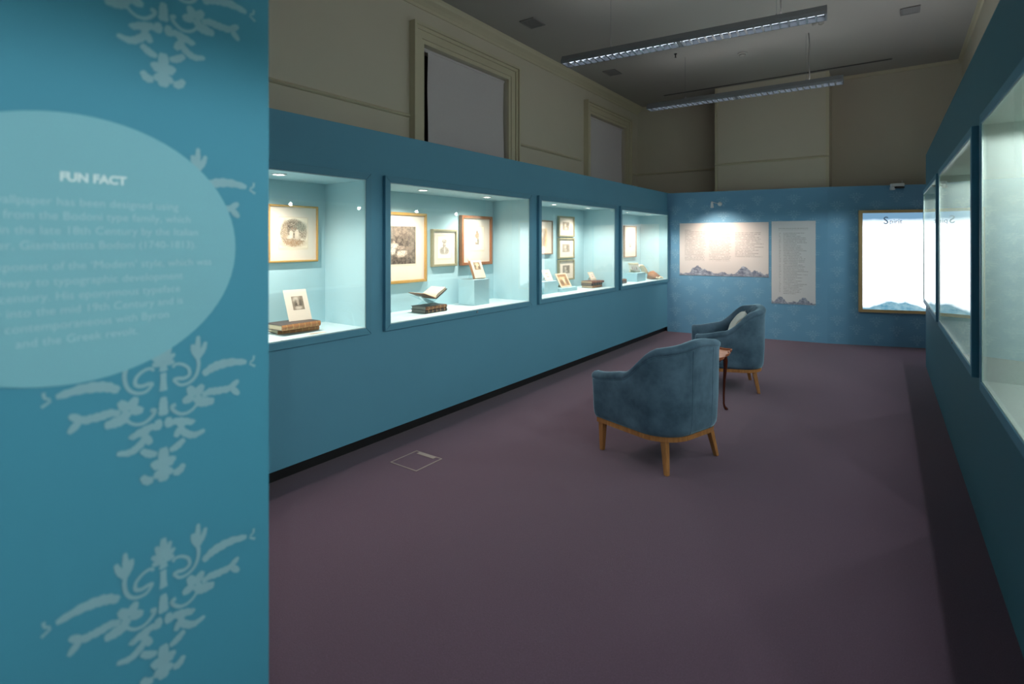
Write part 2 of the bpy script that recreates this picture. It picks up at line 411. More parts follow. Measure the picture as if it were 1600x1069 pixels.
# ------------------------------------------------------------------ blue display wall on the right (very slightly turned)
RA, RB = Vector((.374, 2.638, 0)), Vector((.296, 8.032, 0))
RD = (RB-RA).normalized(); RROT = math.atan2(RD.y, RD.x)   # local x along the wall away from the camera, local y = towards the room
R0 = RA-RD*(2.638/RD.y)
RC = [(-.98, 1.0), (1.42, 3.4), (3.8, 5.84), (6.2, 8.02)]
RZ0, RZ1, RTOP = .835, 2.06, 2.55
def rmat(): return Matrix.Translation(R0) @ Matrix.Rotation(RROT, 4, 'Z')
wm = MB(); ya, yb = -1.6, 8.2
wm.box(ya, yb, -.05, 0, 0, RZ0-.0065); wm.box(ya, yb, -.05, 0, RZ1+.0065, RTOP)
e = [ya]+[v for n in RC for v in n]+[yb]
for k in range(0, len(e), 2): wm.box(e[k]+(.0065 if k else 0), e[k+1]-(.0065 if k < len(e)-2 else 0), -.05, 0, RZ0-.0065, RZ1+.0065)
wm.box(yb-.05, yb, -.36, -.05, 0, RTOP); wm.box(ya, yb-.05, -.36, -.05, RTOP-.03, RTOP)
struct(wm.build('wall_display_right', 'shaded_tealwall', mw=rmat()), 'tall blue display wall running along the right side', 'wall')
LABR = ['right wall case beside the camera, out at the side', 'nearest visible right wall case with pale empty interior',
        'middle right wall case mirroring the white light box', 'far right wall case next to the light box']
for (a, b), lab in zip(RC, LABR):
    n = b-a
    p = R0+RD*a
    make_case(lab, n, .33, RZ0, RZ1, 'case_grey', 'case_grey', (p.x, p.y, 0), RROT, [n*.22, n*.78], -.24, P_RIGHT, 'lens_r', (.93, 1, .97), spot=179, blend=.12)

# added fill batten, unseen atop the right display wall, to brighten the upper room
bt = thing('added_fill_batten', 'added slim fill light unseen on top of right display wall', 'light', tuple(R0+RD*1.0+Vector((.19, 0, RTOP))), RROT)
MB().box(0, 6.6, -.03, .03, .0005, .03).build('housing', 'white', bt)
MB().box(.02, 6.58, -.022, .022, .0302, .034).build('diffuser', solid('fill_batten_diffuser', (.95, .95, 1, 1), .5, emit=1.2, var=0), bt)
ad = bpy.data.lights.new('fill_batten_lamp', 'AREA'); ad.shape = 'RECTANGLE'; ad.size = 6.5; ad.size_y = .05; ad.energy = P_FILL_BATTEN; ad.color = (.96, .98, 1)
ao = bpy.data.objects.new('fill_batten_lamp', ad); COL.objects.link(ao); ao.parent = bt; ao.location = (3.3, 0, .07)
ao.rotation_euler = (math.radians(180-52), 0, 0)

# ------------------------------------------------------------------ patterned wallpaper end wall (two leaves)
PA, PB_, PC = Vector((-3.119, 8.846, 0)), Vector((-.82, 9.17, 0)), Vector((.72, 9.676, 0))
def leaf(name, p, q, label):
    d = (q-p).normalized(); n = Vector((d.y, -d.x, 0))
    r = [p, q, q-n*.09, p-n*.09]
    m = MB().hexa([v for v in r], [v+Vector((0, 0, 2.312)) for v in r])
    return struct(m.build(name, 'wallpaper'), label, 'wall'), d
wb1, D1 = leaf('wall_display_back', PA, PB_, 'blue patterned wallpaper end wall carrying two text panels')
wb2, D2 = leaf('wall_display_back_turned', PB_, PC, 'turned blue wallpaper end wall carrying the light box')
M1 = frame_mat(PA, D1); M2 = frame_mat(PB_, D2)
LEN1, LEN2 = (PB_-PA).length, (PC-PB_).length

# ornament shared by the wallpaper and the near partition: right half strokes, mirrored
ORN = {
 'palm':[[(0.000,-0.044),(-0.002,-0.001)],[(0.001,-0.044),(0.014,-0.013)],[(0.002,-0.045),(0.022,-0.031)],[(0.002,-0.047),(0.021,-0.048)]],
 'bell':[[(-0.002,-0.045),(-0.001,-0.057),(-0.002,-0.064)]],
 'stem':[[(-0.002,-0.068),(-0.001,-0.087),(-0.002,-0.105)]],
 'scroll':[[(0.018,-0.060),(0.023,-0.054),(0.036,-0.056),(0.049,-0.067),(0.051,-0.081),(0.041,-0.087),(0.027,-0.085),(0.019,-0.087)],[(0.019,-0.086),(0.031,-0.099),(0.046,-0.100),(0.059,-0.093),(0.067,-0.080),(0.070,-0.062),(0.068,-0.047)]],
 'tulip':[[(0.067,-0.050),(0.068,-0.024),(0.069,0.000)],[(0.067,-0.048),(0.060,-0.031),(0.057,-0.017)],[(0.069,-0.049),(0.079,-0.032),(0.085,-0.015)]],
 'branch':[[(0.079,-0.087),(0.096,-0.077),(0.115,-0.072),(0.143,-0.071),(0.177,-0.077)]],
 'tip':[[(0.185,-0.079),(0.193,-0.075),(0.195,-0.065)],[(0.184,-0.082),(0.198,-0.091)]],
 'flower':[[(0.062,-0.130),(0.049,-0.107)],[(0.063,-0.130),(0.079,-0.109)],[(0.060,-0.131),(0.037,-0.137)],[(0.064,-0.145),(0.082,-0.148),(0.103,-0.151)],[(0.064,-0.131),(0.072,-0.146)],[(0.060,-0.126),(0.067,-0.119)]],
 'branch2':[[(0.077,-0.133),(0.093,-0.128),(0.110,-0.130),(0.128,-0.130),(0.143,-0.127)]],
 'leaf2':[[(0.139,-0.129),(0.158,-0.116)],[(0.141,-0.130),(0.159,-0.149)],[(0.124,-0.135),(0.141,-0.128)]],
 'lower':[[(0.067,-0.147),(0.059,-0.157),(0.047,-0.163),(0.033,-0.162),(0.020,-0.152),(0.016,-0.142),(0.024,-0.140)]],
 'bud':[[(0.000,-0.149),(-0.001,-0.135),(-0.001,-0.118)],[(-0.001,-0.148),(0.009,-0.153)],[(0.000,-0.145),(0.006,-0.137)]],
 'cl':[[(0.008,-0.181),(0.022,-0.175),(0.039,-0.179),(0.055,-0.185),(0.060,-0.181)],[(0.033,-0.188),(0.039,-0.202),(0.059,-0.215),(0.083,-0.211)],[(0.036,-0.188),(0.029,-0.199),(0.023,-0.209)],[(0.041,-0.218),(0.026,-0.229),(0.012,-0.234)],[(-0.011,-0.163),(-0.009,-0.174),(-0.011,-0.184)],[(0.026,-0.177),(0.041,-0.190)]],
 'bot':[[(0.003,-0.252),(0.003,-0.224)],[(0.004,-0.252),(0.024,-0.254)],[(0.004,-0.254),(0.019,-0.263)],[(0.003,-0.248),(0.002,-0.268),(0.000,-0.284)],[(0.019,-0.283),(0.030,-0.283),(0.040,-0.271)],[(0.005,-0.270),(0.017,-0.283)],[(0.000,-0.284),(0.008,-0.292)]]}
OW = {'palm': .0052, 'bell': .006, 'stem': .005, 'scroll': .0036, 'tulip': .0044, 'branch': .0075, 'tip': .0025, 'flower': .0078,
      'branch2': .0062, 'leaf2': .006, 'lower': .0036, 'bud': .0055, 'cl': .0056, 'bot': .0062}
LEAFY = {'palm', 'tulip', 'branch', 'flower', 'leaf2', 'cl', 'bot', 'bud', 'branch2'}
def ornament(s=1.0, sub=4):
    m = MB(); lay = 0
    for key, strokes in ORN.items():
        for st in strokes:
            # Catmull-Rom
            P = [Vector((a, b)) for a, b in st]; pts = []
            if len(P) == 2: pts = [P[0].lerp(P[1], k/4) for k in range(5)]
            else:
                E_ = [P[0]*2-P[1]]+P+[P[-1]*2-P[-2]]
                for i in range(1, len(E_)-2):
                    p0, p1, p2, p3 = E_[i-1:i+3]
                    for k in range(sub):
                        t = k/sub
                        pts.append(.5*((2*p1)+(p2-p0)*t+(2*p0-5*p1+4*p2-p3)*t*t+(3*p1-p0-3*p2+p3)*t**3))
                pts.append(P[-1])
            n = len(pts)
            for mir in (1, -1):
                L_, R_ = [], []
                lay += 1
                for i, p in enumerate(pts):
                    tg = (pts[min(i+1, n-1)]-pts[max(i-1, 0)]).normalized(); nr = Vector((-tg.y, tg.x))
                    t = i/(n-1)
                    wd = OW[key]*((.25+.95*math.sin(PI*min(1, .12+t*.8))**.8+(.28*math.sin(t*19)**2 if n > 5 else 0)) if key in LEAFY else .8+.35*t)
                    for lst, q in ((L_, p+nr*wd), (R_, p-nr*wd)): lst.append((q.x*mir*s, q.y*s, lay*4e-6))
                fs = [((i, i+1, n+i+1, n+i) if mir < 0 else (n+i, n+i+1, i+1, i)) for i in range(n-1)]
                m.add(L_+R_, fs)
    return m
orn = ornament(.52, 2)
def wallpaper(parent, MM, length, u0, skip=()):
    m = MB(); k = 0
    u = u0
    while u < length-.02:
        z = 2.34+(.12 if k % 2 else 0)
        while z > -.05:
            pts = [(x+u, yy+z, .0012+dz) for x, yy, dz in orn.v]
            if all(0.003 < p[0] < length-.003 and .004 < p[1] < 2.305 for p in pts):
                m.add(pts, orn.f)
            z -= .24
        u += .25; k += 1
    m.build('wallpaper_print', 'printwall', parent, mw=MM)
wallpaper(wb1, M1, LEN1, .13); wallpaper(wb2, M2, LEN2, .12)

# ------------------------------------------------------------------ near partition with the oval text
XP = -1.25
pt = MB().box(XP-.16, XP, -2.2, .725, 0, 2.6)
part = struct(pt.build('wall_partition', 'partition_paint'), 'near blue partition with pale floral print in left foreground', 'wall')
big = ornament(1.0, 5)
for zz in (.88, 1.293, 1.706, 2.119):
    for yc in (.492, -.008, -.508):
        f = frame_mat((XP+.0012, yc, zz), (0, 1, 0))
        if zz > 1.5 and False: continue
        big.build('ornament', 'print', part, mw=f)
for yc in (.492, -.008): big.build('ornament', 'print', part, mw=frame_mat((XP+.0012, yc, 2.13), (0, 1, 0))) if False else None
OC = (XP, .345, 1.487)
sg = thing('text_oval', 'pale blue oval text panel headed fun fact on near partition', 'sign', OC)
n = 72; rx, rz_ = .297, .252
MB().hexa([(.0015, rx*math.cos(2*PI*k/n), rz_*math.sin(2*PI*k/n)) for k in range(n)], [(.003, rx*math.cos(2*PI*k/n), rz_*math.sin(2*PI*k/n)) for k in range(n)]).build('oval', 'oval', sg)
LINES = [('FUN FACT', 1.613, .0195, .0009, 'letterhead'),
 ('This wallpaper has been designed using', 1.567, .0185, 0, 'letter'), ('elements from the Bodoni type family, which', 1.541, .0185, 0, 'letter'),
 ('originated in the late 18th Century by the Italian', 1.514, .0185, 0, 'letter'), ('typographer, Giambattista Bodoni (1740-1813).', 1.487, .0185, 0, 'letter'),
 ('Bodoni was exponent of the \u2018Modern\u2019 style, which was', 1.449, .0185, 0, 'letter'), ('the pathway to typographic development', 1.421, .0185, 0, 'letter'),
 ('of the century. His eponymous typeface', 1.394, .0185, 0, 'letter'), ('popular into the mid 19th Century and is', 1.368, .0185, 0, 'letter'),
 ('thus contemporaneous with Byron', 1.341, .0185, 0, 'letter'), ('and the Greek revolt.', 1.314, .0185, 0, 'letter')]
for body, z, size, bold, mt in LINES:
    tm = text_mb(body, size*1.15, bold)
    yc = .372 if body == 'FUN FACT' else .352
    tm.build('text_line', mt, sg, mw=frame_mat((.0036, yc-OC[1], z-OC[2]), (0, 1, 0)))

# ------------------------------------------------------------------ text panels, picture light and light box on the end wall
def text_panel_mat(name, cols, y0, y1, rows, tone):
    """printed columns of lines too small to read: broken rows inside column limits, uv space"""
    m, nt, b = new_mat(name)
    uv = uvn(nt); sp = nd(nt, 'ShaderNodeSeparateXYZ'); nt.links.new(uv, sp.inputs[0])
    X, Y = sp.outputs[0], sp.outputs[1]
    rowf = math_(nt, 'MULTIPLY', Y, float(rows))
    fr = math_(nt, 'FRACT', rowf)
    ln = math_(nt, 'MULTIPLY', math_(nt, 'GREATER_THAN', fr, .3), math_(nt, 'LESS_THAN', fr, .7))
    cv = nd(nt, 'ShaderNodeCombineXYZ'); nt.links.new(math_(nt, 'MULTIPLY', X, 55.0), cv.inputs[0]); nt.links.new(math_(nt, 'MULTIPLY', math_(nt, 'FLOOR', rowf), 7.3), cv.inputs[1])
    wds = ramp(nt, noise(nt, 1.0, 2, cv.outputs[0], .6), .36, .5)
    rl = nd(nt, 'ShaderNodeTexWhiteNoise', noise_dimensions='1D'); nt.links.new(math_(nt, 'FLOOR', rowf), rl.inputs[1])
    tot = None
    for a, c, ya, yb_, rag in cols:
        end = math_(nt, 'SUBTRACT', c, math_(nt, 'MULTIPLY', rl.outputs['Value'], rag))
        k = math_(nt, 'MULTIPLY', math_(nt, 'GREATER_THAN', X, a), math_(nt, 'LESS_THAN', X, end))
        k = math_(nt, 'MULTIPLY', k, math_(nt, 'MULTIPLY', math_(nt, 'GREATER_THAN', Y, ya), math_(nt, 'LESS_THAN', Y, yb_)))
        tot = k if tot is None else math_(nt, 'MAXIMUM', tot, k)
    f = math_(nt, 'MULTIPLY', math_(nt, 'MULTIPLY', tot, ln), wds)
    nt.links.new(mixc(nt, math_(nt, 'MULTIPLY', f, .5), tone, rgb(96, 92, 98)), b.inputs['Base Color'])
    b.inputs['Roughness'].default_value = .55; b.inputs['Specular IOR Level'].default_value = .3
    return m
M['panel_a'] = text_panel_mat('three_column_panel_print', [(.06, .31, .28, .86, .03), (.345, .6, .28, .83, .03), (.64, .95, .35, .83, .12), (.06, .15, .86, .89, .02)], .3, .85, 34, rgb(214, 208, 208))
M['panel_b'] = text_panel_mat('list_panel_print', [(.17, .22, .14, .86, .03), (.27, .84, .12, .86, .3), (.16, .84, .895, .925, .0)], .3, .85, 52, rgb(206, 206, 210))
def rock_mat():
    m, nt, b = new_mat('blue_grey_rocks_print')
    uv = uvn(nt); mp = nd(nt, 'ShaderNodeMapping'); nt.links.new(uv, mp.inputs[0]); mp.inputs['Scale'].default_value = (9, 1.6, 1)
    f = noise(nt, 2.4, 6, mp.outputs[0], .65); g = noise(nt, 1.1, 2, mp.outputs[0])
    c = mixc(nt, ramp(nt, f, .36, .64), rgb(86, 96, 120), rgb(186, 192, 208))
    c = mixc(nt, math_(nt, 'MULTIPLY', ramp(nt, g, .45, .6), .5), c, rgb(96, 104, 126))
    nt.links.new(c, b.inputs['Base Color']); b.inputs['Roughness'].default_value = .6
    return m
M['mount'] = rock_mat()
def mountains(w, h, peaks, seed, n=150):
    rnd = random.Random(seed); top = []
    for k in range(n+1):
        u = k/n
        z = .24+.08*math.sin(u*23+seed)+.05*math.sin(u*61+seed)+.12*(rnd.random()-.5)
        for c, wd, hh in peaks: z = max(z, hh*(1-abs((u-c)/wd)**1.5)+.05*math.sin(u*90)+.16*(rnd.random()-.5)) if abs(u-c) < wd else z
        top.append((u*w, max(.06, z)*h))
    return top
def info_panel(name, label, MM, u0, u1, z0, z1, mat, peaks, mh, seed):
    P = MM @ Vector((u0, z0, 0))
    rx = (MM.to_3x3() @ Vector((1, 0, 0)))
    t = thing(name, label, 'sign', P, math.atan2(rx.y, rx.x))
    wd, ht = u1-u0, z1-z0
    L_ = frame_mat((0, 0, 0), (1, 0, 0))        # local x right, y up, z out (towards -Y local)
    MB().box(0, wd, 0, ht, .001, .005).build('board', 'mat', t, mw=L_)
    MB().add([(0.002, .002, .0056), (wd-.002, .002, .0056), (wd-.002, ht-.002, .0056), (0.002, ht-.002, .0056)], [(0, 1, 2, 3)]).build('printed_text', mat, t, mw=L_, uvq=True)
    tp = mountains(wd-.006, mh, peaks, seed)
    n = len(tp)
    m = MB().add([(x+.003, .003, .0062) for x, _ in tp]+[(x+.003, z+.003, .0062) for x, z in tp], [(i, i+1, n+i+1, n+i) for i in range(n-1)])
    o = m.build('mountain_print', 'mount', t, mw=L_)
    l = o.data.uv_layers.new(name='UVMap')
    for lp in o.data.loops: 
        v = o.data.vertices[lp.vertex_index].co; l.data[lp.index].uv = (v.x/wd*3 % 1.0 if False else v.x/wd, v.z/mh)
    return t
def u1_of(x, yv): return (Vector((x, yv, 0))-PA).dot(D1)
info_panel('information_sign', 'wide pale three column text panel under the picture light', M1, u1_of(-2.92, 8.874), u1_of(-1.6, 9.06), .953, 1.806, 'panel_a', [(.21, .12, .98), (.3, .14, .6), (.74, .12, 1.0), (.86, .13, .6), (.52, .06, .4)], .155, 3)
info_panel('information_sign', 'tall narrow pale list panel right of the wide panel', M1, u1_of(-1.56, 9.066), u1_of(-.975, 9.148), .555, 1.815, 'panel_b', [(.2, .17, .95), (.74, .18, .9), (.5, .1, .35)], .115, 8)

# picture light: wall rose, arm and small head
pl_p = M1 @ Vector((u1_of(-2.299, 8.962), 2.106, 0))
a1 = math.atan2(D1.y, D1.x)
pl = thing('picture_light', 'small white wall spotlight with short arm above wide panel', 'lamp', pl_p, a1)
def ring(c, r, n=20): return [(c[0]+r*math.cos(2*PI*k/n), c[1], c[2]+r*math.sin(2*PI*k/n)) for k in range(n)]
MB().loft([ring((0, 0, 0), .032), ring((0, -.012, 0), .034), ring((0, -.02, 0), .028)]).build('wall_rose', 'white', pl, True, bevel=0)
MB().tube([(0, -.018, 0), (-.01, -.06, 0), (-.03, -.3, .0), (-.05, -.58, 0)], .0045, 8).build('arm', 'white', pl, True)
hd = MB().tube([(-.05, -.58, .005), (-.05, -.575, -.03), (-.05, -.555, -.085)], [.012, .017, .024], 14).build('head', 'white', pl, True)
MB().tube([(-.05, -.5551, -.0852), (-.05, -.5545, -.088)], [.019, .019], 14).build('lens', 'lens', hd)
ld = bpy.data.lights.new('picture_lamp', 'SPOT'); ld.energy = P_PICTURE; ld.color = (1, .8, .64); ld.spot_size = math.radians(120); ld.spot_blend = 1.0; ld.shadow_soft_size = .03
lo = bpy.data.objects.new('picture_lamp', ld); COL.objects.link(lo); lo.parent = hd
lo.location = (-.05, -.55, -.1)
lo.rotation_euler = Vector((.08, .55, -.85)).to_track_quat('-Z', 'Y').to_euler()

# light box
def boxprint():
    m, nt, b = new_mat('lit_print')
    uv = uvn(nt); sp = nd(nt, 'ShaderNodeSeparateXYZ'); nt.links.new(uv, sp.inputs[0]); X, Y = sp.outputs[0], sp.outputs[1]
    mp = nd(nt, 'ShaderNodeMapping'); nt.links.new(uv, mp.inputs[0]); mp.inputs['Scale'].default_value = (3, 7, 1)
    nz = noise(nt, 2.2, 6, mp.outputs[0], .6)
    low = noise(nt, 1.4, 2, mp.outputs[0])
    # hills: height profile with two crests
    def crest(c, w_, h): return math_(nt, 'MULTIPLY', math_(nt, 'SUBTRACT', 1.0, ramp(nt, math_(nt, 'ABSOLUTE', math_(nt, 'SUBTRACT', X, c)), 0, w_)), h)
    hp = math_(nt, 'ADD', .045, math_(nt, 'MAXIMUM', crest(.42, .32, .075), crest(.62, .3, .07)))
    d = math_(nt, 'SUBTRACT', math_(nt, 'ADD', hp, math_(nt, 'MULTIPLY', math_(nt, 'SUBTRACT', nz, .5), .05)), Y)
    f = ramp(nt, d, -.008, .03)
    hill = mixc(nt, ramp(nt, nz, .35, .62), (.02, .085, .13, 1), (.11, .18, .21, 1))
    sky = mixc(nt, ramp(nt, math_(nt, 'ADD', Y, math_(nt, 'MULTIPLY', math_(nt, 'SUBTRACT', low, .5), .03)), .855, .94), (.78, .87, .97, 1), (.06, .115, .17, 1))
    c = mixc(nt, f, sky, hill)
    em = nd(nt, 'ShaderNodeEmission'); nt.links.new(c, em.inputs[0]); em.inputs[1].default_value = E_BOX
    nt.links.new(em.outputs[0], nt.nodes['Material Output'].inputs[0])
    return m
M['boxprint'] = boxprint()
M['boxframe'] = solid('brass_light_box_frame', rgb(196, 166, 116), .45, .1, var=.1, nscale=30)
def u2_of(x, yv): return (Vector((x, yv, 0))-PB_).dot(D2)
u0 = u2_of(-.447, 9.293); BW, BH = .93, 1.47
bp = M2 @ Vector((u0, .486, 0))
lb = thing('light_box', 'glowing white light box with brass frame and spirit title', 'light box', bp, math.atan2(D2.y, D2.x))
L_ = frame_mat((0, 0, 0), (1, 0, 0))
MB().box(.01, BW-.01, .01, BH-.01, .001, .03).build('back_box', 'white', lb, mw=L_)
MB().add([(.036, .036, .034), (BW-.036, .036, .034), (BW-.036, BH-.036, .034), (.036, BH-.036, .034)], [(0, 1, 2, 3)]).build('lit_print', 'boxprint', lb, mw=L_, uvq=True)
fwid = .042
for q in (((0, 0), (BW, 0), (BW-fwid, fwid), (fwid, fwid)), ((fwid, BH-fwid), (BW-fwid, BH-fwid), (BW, BH), (0, BH)), ((0, 0), (fwid, fwid), (fwid, BH-fwid), (0, BH)), ((BW-fwid, fwid), (BW, 0), (BW, BH), (BW-fwid, BH-fwid))):
    MB().hexa([(x, z, .001) for x, z in q], [(x, z, .05) for x, z in q]).build('frame_rail', 'boxframe', lb, mw=L_)
tx = text_mb('S', .15, .0005, 'LEFT'); tx.build('title', 'spirit', lb, mw=frame_mat((.30, -.0365, 1.27), (1, 0, 0)))
tx = text_mb('pirit', .095, 0, 'LEFT'); tx.build('title', 'spirit', lb, mw=frame_mat((.378, -.0365, 1.275), (1, 0, 0)))
for u, h_ in ((.30, .05), (.325, .12), (.345, .06), (.40, .03), (.47, .025), (.53, .04), (.585, .06)):
    MB().box(u, u+.006, 1.27-h_, 1.265, .0362, .037).build('title_drip', 'spirit_faint', lb, mw=L_)

# sensor on top of the end wall
sp_ = M2 @ Vector((u2_of(.0, 9.439), 2.30, 0))
sn = thing('security_sensor', 'small white sensor box clipped on top of end wall', 'sensor', sp_, math.atan2(D2.y, D2.x))
MB().box(-.075, .075, -.09, .0, -.015, .03).build('housing', 'white', sn, bevel=.008)
MB().box(-.04, .075, -.092, -.03, -.04, -.016).build('lens_window', 'dark', sn, bevel=.004)
MB().box(-.08, -.03, -.07, -.001, -.06, -.016).build('bracket', 'white', sn, bevel=.004)
MB().tube([(.07, -.01, .02), (.07, -.01, .075)], .003, 6).build('antenna', 'white', sn)

# ------------------------------------------------------------------ ceiling fittings
def luminaire(label, p0, p1, zb, rods):
    a, b = Vector((p0[0], p0[1], 0)), Vector((p1[0], p1[1], 0))
    Ln = (b-a).length; d = b-a
    t = thing('louvre_light', label, 'ceiling light', (a.x, a.y, zb), math.atan2(d.y, d.x), 'suspended louvre lights')
    hw, hh = .085, .085
    hs = [(-hw, 0), (-hw-.004, .03), (-.055, hh), (.055, hh), (hw+.004, .03), (hw, 0), (hw-.01, 0), (hw-.012, .045), (-hw+.012, .045), (-hw+.01, 0)]
    MB().loft([[(x, yy, z) for yy, z in hs] for x in (0, Ln)], caps=False).build('housing', 'greymetal', t)
    for x0, x1 in ((-.012, 0), (Ln, Ln+.012)):
        MB().hexa([(x0, yy, z) for yy, z in hs[:6]], [(x1, yy, z) for yy, z in hs[:6]]).build('end_cap', 'greymetal', t)
    nb = 35
    bl = MB().hexa([(-.009, -hw+.012, 0.002), (.009, -hw+.012, .002), (.001, -hw+.012, .04), (-.001, -hw+.012, .04)], [(-.009, hw-.012, 0.002), (.009, hw-.012, .002), (.001, hw-.012, .04), (-.001, hw-.012, .04)])
    first = None
    for k in range(1, nb):
        if first is None: first = bl.build('louvre_blade', 'louvre', t); o = first
        else: o = first.copy(); COL.objects.link(o)
        o.location = (Ln*k/nb, 0, 0)
    MB().box(Ln/2-.018, Ln/2+.018, -hw+.01, hw-.01, 0, .004).build('joint_strip', 'greymetal', t)
    for x in (0,):
        MB().box(.01, Ln-.01, -.045, .045, .0405, .0445).build('reflector', 'added_glow', t)
    ad = bpy.data.lights.new('fill_uplight', 'AREA'); ad.shape = 'RECTANGLE'; ad.size = Ln*.9; ad.size_y = .09; ad.energy = P_FILL_UP; ad.color = (.95, .97, 1)  # upward fill lamp added above each fitting to brighten the ceiling
    ao = bpy.data.objects.new('fill_uplight', ad); COL.objects.link(ao); ao.parent = t; ao.location = (Ln/2, 0, hh+.012); ao.rotation_euler = (PI, 0, 0)
    for x, rr, cable in rods:
        if cable:
            pts = [(x+.006*math.sin(k*1.3), .004*math.sin(k*2), hh+(ZC-zb-hh)*k/8) for k in range(9)]
            MB().tube(pts, .007, 8).build('power_cable', 'ventgrey', t)
            MB().lathe([(.03, 0), (.03, .02), (.012, .05)][::-1], 16, (x, 0, ZC-zb-.05)).build('ceiling_rose', 'ceil', t) if False else None
        MB().tube([(x-.03, 0, hh), (x-.03, 0, ZC-zb)], .0015, 6).build('suspension_wire', 'greymetal', t)
        MB().lathe([(.004, 0), (.008, .004), (.008, .02), (.003, .03)], 10, (x-.03, 0, hh)).build('wire_grip', 'metal', t)
luminaire('suspended louvred strip light nearest the camera', (-2.93, 5.10), (-.49, 5.30), 3.42, [(.55, 1, False), (2.1, 1, True)])
luminaire('added unseen louvred fill light over the near carpet', (-2.93, 2.65), (-.49, 2.75), 3.42, [(.55, 1, False), (2.1, 1, True)])  # extra fitting added out of view to lift the dim upper room
luminaire('added unseen louvred fill light over the entrance', (-2.93, .2), (-.49, .3), 3.42, [(.55, 1, False), (2.1, 1, True)])  # another unseen fitting, added as fill for ceiling and walls
luminaire('suspended louvred strip light near end wall', (-2.93, 7.55), (-.53, 7.60), 3.42, [(.55, 1, False), (2.05, 1, True)])
def vent(label, x, yv, wx=.2, wy=.26):
    t = thing('ceiling_vent', label, 'vent', (x, yv, ZC), 0, 'square ceiling vents')
    f = MB()
    for q in ((-wx/2, wx/2, -wy/2, -wy/2+.02), (-wx/2, wx/2, wy/2-.02, wy/2), (-wx/2, -wx/2+.02, -wy/2+.02, wy/2-.02), (wx/2-.02, wx/2, -wy/2+.02, wy/2-.02)): f.box(*q, -.012, -.0005)
    f.build('frame', 'ventgrey', t)
    B(-wx/2+.02, wx/2-.02, -wy/2+.02, wy/2-.02, -.002, -.0005).build('backing', 'dark', t)
    k = 7
    first = None
    for i in range(k):
        yy = -wy/2+.03+(wy-.06)*i/(k-1)
        if first is None: first = MB().hexa([(-wx/2+.021, -.012, -.003), (-wx/2+.021, .012, -.011), (-wx/2+.021, .012, -.009), (-wx/2+.021, -.012, -.001)], [(wx/2-.021, -.012, -.003), (wx/2-.021, .012, -.011), (wx/2-.021, .012, -.009), (wx/2-.021, -.012, -.001)]).build('slat', 'ventgrey', t); o = first
        else: o = first.copy(); COL.objects.link(o)
        o.location = (0, yy, 0)
vent('grey ceiling vent at left before the first strip light', -3.51, 5.33)
vent('grey ceiling vent at left between the two strip lights', -3.54, 7.60)
vent('grey ceiling vent at right above right display wall', .13, 7.5, .18, .22)
t = thing('smoke_detector', 'white round smoke detector on ceiling', 'smoke detector', (-1.72, 7.87, ZC))
MB().lathe([(.06, -.0005), (.06, -.012), (.045, -.02)], 24).build('base', 'ceil', t, False)
MB().lathe([(.04, -.0205), (.042, -.032), (.03, -.045), (.005, -.047)], 24).build('chamber', 'ceil', t, True)
t = thing('air_slot', 'long thin dark air slot in ceiling near end wall', 'vent', (-1.7, 9.34, ZC))
B(-1.66, 1.66, -.03, .03, -.004, -.0005).build('frame', 'ventgrey', t)
B(-1.65, 1.65, -.02, .02, -.006, -.0045).build('slot', 'dark', t)
t = thing('ceiling_sprinkler', 'tiny dark sprinkler head under ceiling left of centre', 'sprinkler', (-2.48, 7.36, ZC))
MB().lathe([(.02, -.0005), (.02, -.008), (.007, -.012), (.007, -.045), (.014, -.05), (.014, -.053)], 12).build('body', 'dark', t)
t = thing('camera_mount', 'small white ceiling rose beside the near strip light', 'ceiling rose', (-.78, 7.3, ZC))
MB().lathe([(.035, -.0005), (.035, -.02), (.02, -.03)], 16).build('rose', 'ceil', t)
MB().tube([(.02, 0, -.02), (.06, 0, -.035), (.09, 0, -.02)], .008, 8).build('stub', 'ceil', t)

# ------------------------------------------------------------------ pictures in the left cases
def q(r, g, b): return rgb(r, g, b)
A = {}
W1, W2 = q(236, 220, 200), q(214, 194, 174)
A['oval_scene'] = art_mat('oval_vignette_print', q(232, 218, 196), [(.5, .5, .48, .46, q(116, 90, 70), .07), (.45, .74, .32, .17, q(92, 76, 64), .4), (.76, .7, .2, .15, q(112, 128, 116), .5), (.2, .58, .07, .3, q(172, 148, 120), .4), (.33, .6, .05, .24, q(80, 64, 54), .4), (.5, .15, .4, .13, q(172, 126, 80), .5), (.41, .46, .07, .13, W1, .2), (.61, .46, .08, .15, W1, .2), (.34, .35, .11, .06, W1, .25), (.63, .33, .13, .06, W2, .25), (.45, .63, .035, .04, q(140, 100, 76), .3), (.57, .64, .035, .04, q(140, 100, 76), .3), (.51, .42, .03, .1, q(84, 66, 56), .3), (.82, .28, .07, .035, W1, .3), (.2, .36, .1, .05, q(190, 160, 130), .4)], grain=.15, seed=1, dist=.025)
A['dark_interior'] = art_mat('dark_interior_engraving', q(98, 88, 80), [(.55, .86, .6, .16, q(132, 118, 106), .4), (.85, .62, .1, .34, q(126, 112, 100), .4), (.35, .6, .5, .13, q(76, 68, 63), .4), (.62, .7, .16, .09, q(84, 74, 68), .3), (.27, .49, .13, .07, W1, .3), (.2, .35, .12, .09, W1, .3), (.48, .43, .14, .05, q(176, 158, 142), .3), (.52, .29, .2, .075, W1, .25), (.45, .22, .13, .05, W2, .3), (.72, .42, .13, .045, q(158, 140, 124), .4), (.32, .28, .03, .1, q(70, 62, 58), .4), (.5, .06, .7, .1, q(58, 53, 51), .4), (.8, .2, .12, .04, q(132, 118, 106), .5), (.25, .58, .04, .04, q(196, 172, 152), .3)], grain=.15, seed=4, dist=.03)
